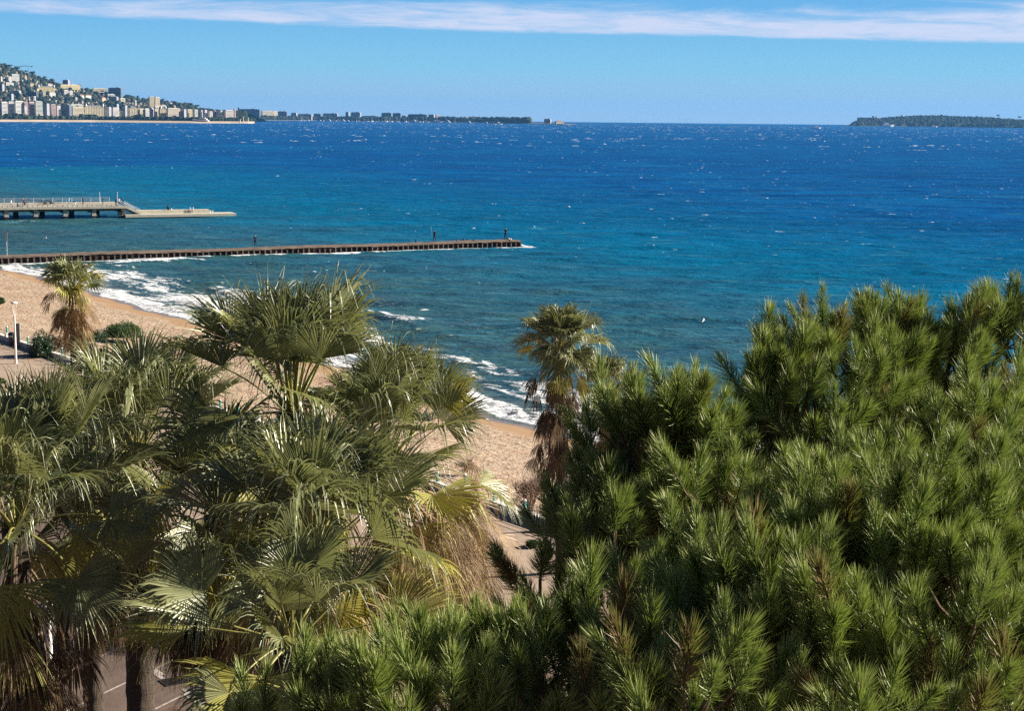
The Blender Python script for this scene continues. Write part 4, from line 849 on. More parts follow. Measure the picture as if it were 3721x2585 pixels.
o = thing('beacon', 'short white beacon tower at the tip of the cape', 'beacon', (*(u*d), seaZ(d))); q = MB(); q.tube([(0, 0, -2), (0, 0, 9)], [2.2, 1.7], 10); q.build('tower', WC['white'], o); q = MB(); q.tube([(0, 0, 9.01), (0, 0, 10.5), (0, 0, 11.6)], [1.3, 1.3, .1], 10); q.build('lantern', GL, o)
# fort on the island
d = dsea(3140, 457)+330; p = ony(3150, 432, d); o = thing('fort', 'square flat-topped fort on the left end of the island', 'fort', p)
q = MB(); q.box(-48, 52, -10, 30, -30, 8); q.build('rampart', WC['lilac'], o); q = MB(); q.box(30, 40, 0, 10, 8.02, 17); q.build('tower', WC['lilac'], o); q = MB()
for i in range(10): q.box(-44+i*9, -40+i*9, -10.1, -9.5, 1, 4)
q.build('embrasures', GL, o)
for i, (px, py, w_) in enumerate(((3186, 427, 8), (3258, 426, 7), (3280, 421, 9), (3227, 438, 10), (3396, 456, 9))):
    d0 = dsea(px, 458)+200; p = ony(px, py, d0*.97); building(px-w_/2, px+w_/2, py-5, py, 'white', 'pale island house, %s from the left on the island' % ordn(i+1), 'villa', d0+(0 if i != 4 else -170), 30, 'houses on the island', roof='tile', name='villa', dep=10)
# skyline pines one can tell apart
def far_tree(px, py, h, w, d, label, cat='tree', umb=True, group='trees standing out on the far skylines'):
    p = ony(px, py, d*math.cos(math.atan((px-IW/2)/F))); o = thing('umbrella_pine' if umb else 'tall_tree', label, cat, p, 0, group); q = MB(); q.tube([(0, 0, -5), (0, 0, h*.75)], [.7, .4], 6); q.build('trunk', M['trunk'], o)
    g_ = np.random.default_rng(int(px)); n = 14; P_ = np.column_stack([g_.uniform(-w*.4, w*.4, n), g_.uniform(-w*.4, w*.4, n), h*(.78 if umb else .55)+g_.uniform(-1, 1, n)*h*(.10 if umb else .35)]); crowns('crown', P_, g_.uniform(.14, .24, n)*w, int(px), .7, None, None, o)
for i, (px, py, h, w, lb) in enumerate(((40, 247, 12, 12, 'tree left of the crane on the upper ridge'), (64, 258, 14, 16, 'broad round tree on the ridge left of the crane'), (95, 269, 13, 11, 'tree standing directly under the crane jib'), (117, 273, 12, 18, 'spreading tree right of the crane mast'), (163, 290, 12, 12, 'tree on the ridge above the yellow mansion'), (188, 300, 13, 16, 'tree on the ridge left of the round-fronted block'), (288, 320, 13, 12, 'tree right of the long yellowish block'), (372, 340, 11, 10, 'tree left of the large dark skyline block'), (476, 357, 12, 9, 'pointed tree right of the dark skyline block'), (500, 360, 13, 10, 'tall pointed tree left of the two cream towers'), (592, 372, 13, 12, 'tree just right of the two cream towers'), (628, 377, 10, 14, 'flat-topped pine towards the low end of the ridge'), (690, 384, 9, 15, 'flat pine second from the end of the ridge'), (716, 391, 9, 16, 'lowest flat-topped pine at the end of the ridge'))):
    far_tree(px, py, h, w, D0f(px)+DH-40 if px < 640 else D0f(px)+DH*.9, lb, umb=px not in (476, 500))
for px, py, lb in ((3628, 427, 'lone umbrella pine above the island skyline'), (3704, 432, 'umbrella pine at the right edge of the island skyline')): far_tree(px, py, 14, 20, dsea(px, 462)+420, lb)
# tower crane
p = ony(104, 272, 5400*math.cos(.3)); o = thing('tower_crane', 'thin tower crane with horizontal jib above the ridge', 'crane', p, R(0)); M['crane'] = plain('crane steel', (.20, .26, .33), .6, .1, 1)
q = MB(); q.tube([(0, 0, -20), (0, 0, 26)], .7, 4); q.build('mast', M['crane'], o); q = MB(); q.tube([(-46, 0, 26.6), (14, 0, 26.6)], .65, 4); q.tube([(0, 0, 27), (0, 0, 31), (-25, 0, 27)], .25, 4); q.build('jib', M['crane'], o); q = MB(); q.box(8, 12, -1.5, 1.5, 24, 26.3); q.build('counterweight', M['dark_metal'], o)

# boats
M['hullw'] = plain('white hull', (.78, .78, .80), .35, .04, .5)
def sailboat(loc, s, rz, hm):
    o = thing('sailing_boat', 'sailing boat', 'sailboat', loc, rz); q = MB()
    q.add([(-5, -1.3, .9), (-5, 1.3, .9), (4, -1.4, 1.0), (4, 1.4, 1.0), (6.2, 0, 1.2), (-4.6, -.8, -.4), (-4.6, .8, -.4), (3.4, -.6, -.4), (3.4, .6, -.4), (5.2, 0, -.4)], [(0, 2, 4, 3, 1), (0, 5, 7, 2), (2, 7, 9, 4), (4, 9, 8, 3), (3, 8, 6, 1), (1, 6, 5, 0)])
    q.box(-2.5, 2, -.8, .8, .98, 1.6); q.build('hull', M['hullw'], o); q = MB(); q.tube([(1, 0, 1), (1, 0, hm)], [.16, .09], 5); q.tube([(-3.8, 0, 2.4), (1, 0, 2.3)], .14, 5); q.build('mast', M['pale_metal'], o); o.scale = (s,)*3; return o
def yacht(loc, s, rz):
    o = thing('motor_yacht', 'motor yacht', 'yacht', loc, rz); q = MB()
    q.add([(-9, -2.4, 2), (-9, 2.4, 2), (4, -2.5, 2.4), (4, 2.5, 2.4), (11, 0, 3.3), (-9, -2, -.4), (-9, 2, -.4), (4, -1.7, -.4), (4, 1.7, -.4), (9, 0, -.4)], [(0, 2, 4, 3, 1), (0, 5, 7, 2), (2, 7, 9, 4), (4, 9, 8, 3), (3, 8, 6, 1), (1, 6, 5, 0)]); q.build('hull', M['hullw'], o)
    q = MB(); q.prism([(-7, 2.2), (4.5, 2.4), (2.5, 4.1), (-7, 4.1)], -1.9, 1.9); q.prism([(-5, 4.12), (1.5, 4.12), (.3, 5.6), (-5, 5.6)], -1.5, 1.5); q.tube([(-3, 0, 5.6), (-3.4, 0, 8)], .15, 5); q.build('cabin', M['hullw'], o)
    q = MB(); q.box(-5.5, 2.9, -1.93, -1.91, 2.8, 3.5); q.box(-5.5, 2.9, 1.91, 1.93, 2.8, 3.5); q.build('windows', GL, o); o.scale = (s,)*3; return o
def at_sea(px, py): 
    d = dsea(px, py); u = ray(px, 440); u = u[:2]/np.linalg.norm(u[:2]); return (*(u*d), seaZ(d)-.1)
g = np.random.default_rng(31); sb = None; xs_ = np.sort(np.concatenate([g.uniform(1085, 1300, 16), g.uniform(1300, 1470, 26), g.uniform(1470, 1660, 12)]))
for i, px in enumerate(xs_):
    py = np.interp(px, [q[0] for q in cl], [q[1] for q in cl])+g.uniform(.1, .5); L_ = 'sailing boat moored in the marina, %s mast from the left' % ordn(i+1)
    if sb is None: o = sb = sailboat(at_sea(px, py), 1.6, 0, 13)
    else: o = copy_tree(sb); o.location = at_sea(px, py); o.scale = (g.uniform(1.2, 2.0),)*3
    o.rotation_euler = (0, 0, g.uniform(-1.9, -1.2)); tag(o, L_, 'sailboat', 'sailing boats in the marina')
yt0 = None
for i, (px, s_) in enumerate(((1160, 1.1), (1192, 1.6), (1215, 1.4), (1243, 1.5), (1262, 1.1), (1330, 1.0), (1440, 1.2), (1500, 1.9), (1520, 1.4), (1550, 1.3), (1576, 1.6), (1595, 2.0), (1622, 1.9), (1700, 1.5), (1765, 1.0), (1806, 1.3))):
    py = np.interp(px, [q[0] for q in cl], [q[1] for q in cl])+.6
    o = yacht(at_sea(px, py), s_, 0) if yt0 is None else copy_tree(yt0); yt0 = yt0 or o; o.location = at_sea(px, py); o.scale = (s_,)*3; o.rotation_euler = (0, 0, g.choice([0.2, 2.9])); tag(o, 'white motor yacht along the marina front, %s from the left' % ordn(i+1), 'yacht', 'motor yachts in the marina')
p = at_sea(731, 447.2); u = np.array(p[:2]); u = u/np.linalg.norm(u)*(d_shore(731)+45); 
o = copy_tree(yt0); o.location = (*u, 3.5); o.scale = (2.3, 2.3, 1.7); o.rotation_euler = (0, 0, 3.0); tag(o, 'large white superyacht lying beyond the beach, biggest boat in view', 'yacht'); 
for px, py, k_, s_, lb in ((2352, 453.5, 's', 1.9, 'lone white sailing boat on the open horizon'), (2142, 452.5, 's', 1.3, 'tiny sailing boat just right of the cape tip'), (2970, 466, 'y', 1.2, 'small white boat crossing left of the island'), (3226, 459.3, 'y', 3.2, 'white ferry-like yacht moored below the fort'), (3396, 461, 'y', 1.6, 'smaller white yacht under the island woods'), (1815, 452, 'y', 1.0, 'white boat off the cape shore, right one of a pair'), (1795, 453, 'y', .8, 'white boat off the cape shore, left one of a pair')):
    o = copy_tree(sb if k_ == 's' else yt0); o.location = at_sea(px, py); o.scale = (s_,)*3; o.rotation_euler = (0, 0, .3 if k_ == 'y' else -1.2); tag(o, lb, 'yacht' if k_ == 'y' else 'sailboat'); 
    if 'group' in o: del o['group']
# beach-front marquees
mq = None
for i, px in enumerate((216, 226, 236, 246, 256, 430, 490, 512, 598, 622)):
    d = d_shore(px)+78; u = ray(px, 440); u = u[:2]/np.linalg.norm(u[:2]); 
    if mq is None:
        mq = thing('beach_marquee', 'x', 'marquee'); q = MB(); q.add([(-4, -3, 2.6), (4, -3, 2.6), (4, 3, 2.6), (-4, 3, 2.6), (0, 0, 4.6)], [(0, 1, 4), (1, 2, 4), (2, 3, 4), (3, 0, 4), (3, 2, 1, 0)]); q.build('canopy', M['hullw'], mq); q = MB()
        for x_ in (-3.8, 3.8):
            for y_ in (-2.8, 2.8): q.tube([(x_, y_, 0), (x_, y_, 2.6)], .1, 4)
        q.build('poles', M['pale_metal'], mq); o = mq
    else: o = copy_tree(mq)
    o.location = (*(u*d), seaZ(d)+5.3); tag(o, 'white beach marquee on the far sand, %s from the left' % ordn(i+1), 'marquee', 'marquees on the far beach')
d = d_shore(873)+20
for i, (px, hh) in enumerate(((873, 8), (885, 14), (902, 12))):
    d = d_shore(px)+25; u = ray(px, 440); u = u[:2]/np.linalg.norm(u[:2]); q = MB(); q.tube([(0, 0, -2), (0, 0, hh)], [1.2, .8], 6); q.box(-1.6, 1.6, -1.6, 1.6, hh, hh+1.2); o = q.build('harbour_mark', WC['white']); o.location = (*(u*d), seaZ(d)+3); tag(o, ('squat white mark with cap on the spit', 'taller white column in the middle of the spit', 'white column at the end of the spit')[i], 'marker')
# ------------------------------------------------------------------ palms
def fan_geo(g, org, u, v, w, Rr, nseg, spread, droop, cup, n=9, split=.56, curl=.5, ragged=.08, limp=0.0, thin=1.0):
    th = np.linspace(-spread, spread, nseg)+g.normal(0, .012, nseg); L = 1.12*Rr*(.70+.30*np.cos(th*.62))*g.uniform(1-ragged, 1+ragged*.5, nseg)
    d0 = np.cos(th)[:, None]*u+np.sin(th)[:, None]*v+(cup*np.abs(np.sin(th))**1.3)[:, None]*w; d0 /= np.linalg.norm(d0, axis=1)[:, None]
    lat = -np.sin(th)[:, None]*u+np.cos(th)[:, None]*v
    tj = np.linspace(.03, 1, n); P = np.zeros((nseg, n, 3)); P[:, 0] = org+d0*(L*.03)[:, None]
    dk = droop*g.uniform(.5, 1.5, nseg); cur = g.normal(0, 1, (nseg, 3))*curl*.35+g.normal(0, .10, 3)*curl; s0 = g.uniform(.42, .68, nseg); snap = g.uniform(0, 1, nseg) < .28; sj = g.uniform(.55, .85, nseg)
    dirs = np.zeros((nseg, n, 3))
    for j in range(n):
        e = np.clip((tj[j]-s0)/(1-s0), 0, 1)**1.25
        dd = d0+(-dk*e)[:, None]*np.array([0, 0, 1.0])+cur*(e**1.3)[:, None]+limp*tj[j]*np.array([0, 0, -1.0])
        dd[snap & (tj[j] > sj)] += np.array([0, 0, -1.5])
        dd /= np.linalg.norm(dd, axis=1)[:, None]; dirs[:, j] = dd
        if j: P[:, j] = P[:, j-1]+dd*(L*(tj[j]-tj[j-1]))[:, None]
    dth = 2*spread/(nseg-1); full = .5*dth*L[:, None]*tj[None]*1.04*thin; hs = .5*dth*L[:, None]*split*thin
    taper = np.clip(1-(tj[None]-split)/(1-split), 0, 1)**1.7; hw = np.where(tj[None] <= split, full, np.maximum(hs*taper, .0026*Rr))
    tw = g.normal(0, .9, nseg)[:, None]*np.clip(tj[None]-split, 0, 1)*1.6
    latj = lat[:, None]*np.cos(tw)[..., None]+w[None, None]*np.sin(tw)[..., None]
    cen = P-w*(hw*.95)[..., None]; Vv = np.stack([P-latj*hw[..., None], cen, P+latj*hw[..., None]], 2)      # nseg,n,3,3
    k = np.arange(nseg)[:, None, None]; j = np.arange(n-1)[None, :, None]; c = np.arange(2)[None, None, :]; b = (k*n+j)*3+c
    return Vv.reshape(-1, 3), np.stack([b, b+1, b+4, b+3], -1).reshape(-1, 4)
def tube_geo(pts, wid, thk):
    pts = np.asarray(pts, float); tg = np.gradient(pts, axis=0); tg /= np.linalg.norm(tg, axis=1)[:, None]; a = np.cross(tg, [0, 0, 1.0]); a /= np.linalg.norm(a, axis=1)[:, None]+1e-9; b = np.cross(a, tg)
    an = np.array([0, 60, 120, 180, 240, 300])*math.pi/180; V = pts[:, None]+np.cos(an)[None, :, None]*a[:, None]*wid[:, None, None]+np.sin(an)[None, :, None]*b[:, None]*thk[:, None, None]
    i, j = np.meshgrid(np.arange(len(pts)-1), np.arange(6), indexing='ij'); q = (i*6+j).ravel(); q2 = (i*6+(j+1) % 6).ravel()
    return V.reshape(-1, 3), np.stack([q, q2, q2+6, q+6], 1)
def frond(g, parent, az, el, plen, Rr, mat, petmat, nseg, spread, droop, cup, sag, limp=0, name='frond', sub=True, n=9, curl=.5, roll=0.0, label=None, start=.12, zoff=0.0, ragged=.08, thin=1.0):
    ca, sa = math.sin(az), math.cos(az); hdir = np.array([ca, sa, 0.0]); k = 7; tt = np.linspace(0, 1, k); pts = [hdir*start+np.array([0, 0, zoff])]; e = el
    for i in range(1, k):
        e_i = el-sag*(tt[i]**1.5); pts.append(pts[-1]+(hdir*math.cos(e_i)+np.array([0, 0, math.sin(e_i)]))*plen/(k-1))
    pts = np.array(pts); u = pts[-1]-pts[-2]; u /= np.linalg.norm(u); v = np.cross(u, [0, 0, 1.0]); v /= np.linalg.norm(v)+1e-9; w = np.cross(v, u)
    if roll: v, w = v*math.cos(roll)+w*math.sin(roll), -v*math.sin(roll)+w*math.cos(roll)
    V, Fc = fan_geo(g, pts[-1], u, v, w, Rr, nseg, spread, droop, cup, n=n, limp=limp, curl=curl, ragged=ragged, thin=thin)
    wid = np.interp(tt, [0, .15, 1], [.055, .034, .018])*Rr/1.2; V2, F2 = tube_geo(pts, wid, wid*.45)
    if sub:
        o = meshnp(name, V, [Fc], mat, parent); meshnp('petiole', V2, [F2], petmat, o, smooth=True)
    else:
        o = meshnp(name, np.concatenate([V, V2]), [Fc, F2+len(V)], [mat, petmat], parent, midx=np.concatenate([np.zeros(len(Fc)), np.ones(len(F2))]))
    if label: o['label'] = label
    return o
def palm(label, px, py, d, seed, plen=1.25, Rr=1.3, ngreen=34, ndead=46, skirt=3.0, trunk_r=.24, lean=(0, 0), nseg=52, n=9, sub=True, elmin=-25, heroes=(), name='fan_palm', group='fan palms along the road', skirt_r=1.0, dead_el=-35, dead_y=.16, mop=0, face=.42, taper_=.35, yel=.5, dead_mat='frond_dead', base_px=None, gz=None):
    g = np.random.default_rng(seed); top = ony(px, py, d); gz = GZ-.15 if gz is None else gz; base = np.array([top[0]+lean[0], top[1]+lean[1], gz])
    o = thing(name, label, 'palm tree', base, 0, group); H = top-base
    # trunk with leaf-base roughness
    nr, na = 40, 14; V = []
    for i in range(nr):
        t_ = i/(nr-1); c = H*np.array([t_**1.3, t_**1.3, t_]); r = trunk_r*(1.25-.35*t_+.35*max(0, .06-t_)/.06)*(1+.05*(i % 2))
        if t_ > .93: r *= 1.25
        for j in range(na): a = 2*math.pi*(j+.5*(i % 2))/na; rj = r*(1+g.uniform(-.07, .07)); V.append(c+np.array([rj*math.cos(a), rj*math.sin(a), 0]))
    V.append(H+np.array([0, 0, .12])); F4 = [(i*na+j, i*na+(j+1) % na, (i+1)*na+(j+1) % na, (i+1)*na+j) for i in range(nr-1) for j in range(na)]; F3 = [((nr-1)*na+j, (nr-1)*na+(j+1) % na, nr*na) for j in range(na)]
    meshnp('trunk', V, [F4, F3], M['trunk'], o, smooth=False)
    hub = bpy.data.objects.new('crown', None); hub.empty_display_size = .2; link(hub, o); hub.location = [float(q) for q in H]
    ga = 2.39996; a0 = g.uniform(0, 6.28)
    for i in range(ngreen):
        f = i/(ngreen-1); el = R(82-(82-elmin)*f**1.9)+g.normal(0, .08); az = a0+i*ga+g.normal(0, .12); az -= face*math.sin(2*az); pl = plen*(.62+.5*min(1, f*2.2))*g.uniform(.75, 1.2); rr_ = Rr*(.78+.28*min(1, f*2.5))*g.uniform(.80, 1.15)
        old = f > .80; m = M['frond_yellow'] if (old and g.random() < yel) else M['frond']
        frond(g, hub, az, el, pl, rr_, m, M['petiole'], nseg, g.uniform(1.45, 1.9), g.uniform(.9, 1.8)+(.7 if f > .5 else 0), g.uniform(.25, .65), R(g.uniform(0, 14)+30*f), sub=sub, n=n, curl=g.uniform(.6, 1.3), roll=g.normal(0, .45))
    for (haz, hel, pl, rr_, kind, roll) in heroes:
        frond(g, hub, R(haz), R(hel), pl, rr_, M[{'g': 'frond', 'y': 'frond_yellow'}[kind]], M['petiole'], nseg+8, 1.6, .9, .35, R(2), sub=sub, n=n+2, curl=.45, roll=R(roll))
    for i in range(mop):
        az = R(g.uniform(35, 190)); frond(g, hub, az, R(g.uniform(-35, 15)), plen*g.uniform(.7, 1.5), Rr*g.uniform(.7, 1.0), M['straw'] if g.random() < .85 else M['frond_yellow'], M['straw'], nseg-12, g.uniform(.6, 1.5), 1.6, g.uniform(.1, .9), R(g.uniform(25, 60)), thin=.42, limp=g.uniform(.9, 2.6), name='dead_frond', sub=False, n=n-1, curl=2.0, zoff=g.uniform(-1.5, -.1), start=.2, roll=g.normal(0, .8), ragged=.35)
    for i in range(ndead):
        f = i/(ndead-1); az = a0+i*2.39996+g.normal(0, .2); el = R(g.uniform(-72, dead_el)*(1-.3*f)-20*f); z0 = -.12-f*skirt; pl = plen*g.uniform(.28, .75)*(1-taper_*f)*skirt_r
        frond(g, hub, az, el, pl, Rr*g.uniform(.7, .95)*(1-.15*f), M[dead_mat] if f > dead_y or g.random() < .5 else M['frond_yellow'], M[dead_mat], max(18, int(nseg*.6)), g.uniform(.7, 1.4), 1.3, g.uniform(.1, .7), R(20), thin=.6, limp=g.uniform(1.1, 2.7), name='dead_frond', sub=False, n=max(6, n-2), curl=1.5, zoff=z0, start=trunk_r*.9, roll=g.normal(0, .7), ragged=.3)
    return o
PALMS = [
 ('tall fan palm whose upright leaves reach highest against the surf', 1060, 1500, 34, 11, dict(plen=1.6, Rr=1.6, ngreen=25, ndead=40, skirt=3.0, trunk_r=.27, heroes=((5, 66, 1.5, 1.75, 'g', 0), (-35, 62, 1.7, 1.6, 'g', 10), (50, 60, 1.7, 1.65, 'g', -10), (180, 78, 1.5, 1.5, 'g', 0), (-65, 48, 1.9, 1.6, 'g', 15), (28, 72, 1.5, 1.6, 'g', 0)))),
 ('fan palm with a pale fan standing out to its right over the sand', 1400, 1690, 35, 12, dict(mop=78, plen=1.6, Rr=1.35, ngreen=24, ndead=20, skirt=3.4, skirt_r=2.0, dead_el=-8, dead_y=.3, trunk_r=.27, heroes=((70, 56, 1.7, 1.2, 'y', -50), (10, 74, 1.7, 1.4, 'g', 0), (50, 68, 1.7, 1.3, 'g', 0), (86, 40, 1.45, 1.25, 'g', 75), (150, 15, 1.4, 1.4, 'g', 0), (140, -12, 1.6, 1.5, 'y', 0)))),
 ('wide green fan palm in the centre with shaggy brown dead leaves on its right', 1130, 2010, 29, 13, dict(mop=68, plen=1.35, Rr=1.5, ngreen=28, ndead=30, skirt=2.8, skirt_r=1.6, dead_el=-20, dead_y=.25, trunk_r=.28, heroes=((0, 70, 1.2, 1.7, 'g', 0), (25, 62, 1.3, 1.7, 'g', 0), (-25, 60, 1.3, 1.65, 'g', 0), (180, 75, 1.1, 1.5, 'g', 0), (75, 40, 1.5, 1.6, 'g', -20), (50, 58, 1.4, 1.6, 'g', -10)))),
 ('nearest fan palm low in the picture with yellow leaf stalks', 1060, 2330, 24.5, 14, dict(plen=1.15, Rr=1.15, ngreen=16, ndead=26, skirt=1.5, trunk_r=.24, elmin=-28, heroes=((-80, 6, 1.5, 1.45, 'y', 20), (-100, 20, 1.5, 1.2, 'g', 10), (200, -15, 1.0, 1.5, 'y', 0), (170, -30, .8, 1.2, 'y', 0), (88, 14, 1.5, 1.3, 'y', -15), (50, 35, 1.2, 1.1, 'g', 0), (232, -50, .8, 1.1, 'y', 10)))),
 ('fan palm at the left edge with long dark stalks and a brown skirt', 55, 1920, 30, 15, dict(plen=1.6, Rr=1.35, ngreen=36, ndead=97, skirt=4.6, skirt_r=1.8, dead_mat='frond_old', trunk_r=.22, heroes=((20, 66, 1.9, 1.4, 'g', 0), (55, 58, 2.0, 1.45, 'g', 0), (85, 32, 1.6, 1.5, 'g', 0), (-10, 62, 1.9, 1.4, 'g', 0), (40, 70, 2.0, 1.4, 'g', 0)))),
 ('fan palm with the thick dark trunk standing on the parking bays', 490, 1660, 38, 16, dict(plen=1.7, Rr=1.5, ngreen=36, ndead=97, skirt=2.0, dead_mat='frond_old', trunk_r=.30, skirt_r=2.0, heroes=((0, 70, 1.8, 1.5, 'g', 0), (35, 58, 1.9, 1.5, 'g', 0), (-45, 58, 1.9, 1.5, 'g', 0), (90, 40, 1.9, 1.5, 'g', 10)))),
 ('small-crowned palm with a rusty skirt in front of the beach at far left', 262, 1045, 104, 17, dict(plen=.95, Rr=1.35, ngreen=30, ndead=90, skirt=2.8, skirt_r=2.0, dead_el=10, dead_y=.08, yel=.9, trunk_r=.22, nseg=26, n=7, sub=False, elmin=15)),
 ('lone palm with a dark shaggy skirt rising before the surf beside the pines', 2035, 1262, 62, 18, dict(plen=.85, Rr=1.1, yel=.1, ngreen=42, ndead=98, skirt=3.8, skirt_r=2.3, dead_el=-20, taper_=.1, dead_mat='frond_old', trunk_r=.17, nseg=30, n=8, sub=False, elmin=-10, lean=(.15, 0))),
 ('smaller ragged palm half hidden behind the pine right of the lone palm', 2215, 1405, 68, 19, dict(plen=.75, Rr=.9, ngreen=22, ndead=50, skirt=2.6, skirt_r=1.3, trunk_r=.15, nseg=22, n=7, sub=False)),
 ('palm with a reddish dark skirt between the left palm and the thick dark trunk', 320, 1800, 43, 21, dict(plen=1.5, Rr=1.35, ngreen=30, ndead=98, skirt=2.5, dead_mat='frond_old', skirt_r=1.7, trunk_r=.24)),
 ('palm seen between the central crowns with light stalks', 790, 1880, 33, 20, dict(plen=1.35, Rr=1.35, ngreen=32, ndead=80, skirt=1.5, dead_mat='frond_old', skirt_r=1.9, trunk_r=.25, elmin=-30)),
]
for lb, px, py, d, sd_, kw in PALMS: palm(lb, px, py, d, sd_, **kw)

# ------------------------------------------------------------------ pines
def tufts(g, P, A, nl, nn, Lsh, ns):
    """P tuft bases, A shoot directions: needles fanning from each shoot, narrow triangles; returns verts, tris, tip attr, rnd attr"""
    k = len(P); A = A/np.linalg.norm(A, axis=1)[:, None]; b1 = np.cross(A, g.normal(0, 1, (k, 3))); b1 /= np.linalg.norm(b1, axis=1)[:, None]; b2 = np.cross(A, b1)
    t_ = g.uniform(0, 1, (k, nn))**.8; ph = g.uniform(0, 2*np.pi, (k, nn)); ang = np.radians(np.interp(t_, [0, .7, 1], [58, 38, 16])+g.normal(0, 9, (k, nn))); ls = Lsh[:, None]; ln = nl*ns[:, None]*g.uniform(.7, 1.1, (k, nn))
    rad = b1[:, None]*np.cos(ph)[..., None]+b2[:, None]*np.sin(ph)[..., None]; D = A[:, None]*np.cos(ang)[..., None]+rad*np.sin(ang)[..., None]
    B = P[:, None]+A[:, None]*(t_*ls)[..., None]; D2 = D+A[:, None]*.30+g.normal(0, .06, D.shape); D2 /= np.linalg.norm(D2, axis=-1)[..., None]
    mid_ = B+D*(ln*.5)[..., None]; tip = mid_+D2*(ln*.5)[..., None]; sdv = np.cross(D, g.normal(0, 1, D.shape)); sdv /= np.linalg.norm(sdv, axis=-1)[..., None]; hw = .0024*ns[:, None, None]
    V = np.stack([B-sdv*hw*.7, B+sdv*hw*.7, mid_-sdv*hw, mid_+sdv*hw, tip], 2).reshape(-1, 3); m = k*nn; b = np.arange(m)*5
    Q = np.stack([b, b+1, b+3, b+2], 1); T = np.stack([b+2, b+3, b+4], 1); tp_ = np.tile([0, 0, .5, .5, 1.0], m); rn = np.repeat(np.where((g.uniform(0, 1, k) < .05)[:, None], 2.0, np.clip(g.uniform(0, 1, k)[:, None]*.6+g.uniform(0, .4, (k, nn)), 0, 1)).ravel(), 5)
    return V, Q, T, tp_, rn
def pine(label, base, trunk_top, boughs, seed, nn=215, nl=.150):
    """boughs: (px, py, distance, radius_m, tuft count)"""
    g = np.random.default_rng(seed); o = thing('pine_tree', label, 'pine tree', base, 0, 'pines in the foreground'); O_ = np.array(base)
    P = []; A = []; Ls = []; Ns = []; tt = np.array(trunk_top); B = MB(); k_ = 0; limbs = []
    pts = [O_*(1-s)+tt*s+np.array([.25*math.sin(s*5), .2*math.sin(s*4), 0])*(s*(1-s)*3) for s in np.linspace(0, 1, 10)]
    B.tube([p-O_ for p in pts], np.linspace(.26, .10, 10), 12); B.build('trunk', M['pine_bark'], o, True)
    twig = MB(); buds = MB()
    for (bx, by, bd, br, bn) in boughs:
        c = ony(bx, by, bd); c = CAM+(c-CAM)
        # limb from the trunk line up into the bough
        a_ = pts[int(np.clip(9-abs(c[2]-tt[2])*.5-2, 3, 9))]; mid_ = (a_+c)/2+np.array([0, 0, -.35])
        if np.linalg.norm(c-a_) < 9:
            l_ = MB(); q_ = [a_*(1-s)**2+2*mid_*s*(1-s)+(c-(0, 0, br*.6))*s*s for s in np.linspace(0, 1, 8)]; q_ = [p+g.normal(0, .03, 3) for p in q_]; limbs.append((q_, np.linspace(.055, .018, 8)))
        n_ = max(3, int(bn*.50)); u_ = g.normal(0, 1, (n_*3, 3)); u_ /= np.linalg.norm(u_, axis=1)[:, None]; keep = u_[:, 2] > -.45; u_ = u_[keep][:n_]
        rad = br*g.uniform(.35, 1.0, len(u_))**.6; pos = c+u_*rad[:, None]*np.array([1.15, 1.0, .85]); ax = u_*.55+np.array([0.05, -.05, .95])+g.normal(0, .22, u_.shape)
        ax /= np.linalg.norm(ax, axis=1)[:, None]; ls = g.uniform(.16, .40, len(u_)); 
        for p_, a2, l2 in zip(pos, ax, ls):
            mm = c*.45+p_*.55+np.array([0, 0, -.10]); twig.tube([c-np.array([0, 0, br*.5]), mm-O_*0, p_, p_+a2*l2], [.011, .009, .006, .004], 4)
            if g.random() < .10: e = p_+a2*l2; buds.tube([e-a2*.01, e+a2*.02, e+a2*.055], [.006, .009, .002], 5)
        P.append(pos); A.append(ax); Ls.append(ls); Ns.append(g.uniform(.8, 1.3, len(u_)))
    P = np.concatenate(P); A = np.concatenate(A); Ls = np.concatenate(Ls); Ns = np.concatenate(Ns)
    V, Q, T, tp_, rn = tufts(g, P, A, nl, nn, Ls, Ns)
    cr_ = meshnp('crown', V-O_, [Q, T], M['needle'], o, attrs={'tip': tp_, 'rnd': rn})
    for m_ in (twig, buds): m_.V = [v-O_ for v in m_.V]
    twig.build('twigs', M['pine_bark'], o); bo = buds.build('buds', M['pine_bud'], o); bo['kind'] = 'stuff'
    g.shuffle(limbs)
    for q_, r_ in limbs[:40]: l_ = MB(); l_.tube([p-O_ for p in q_], r_, 7); l_.build('limb', M['pine_bark'], o, True)
    return o
g = np.random.default_rng(77)
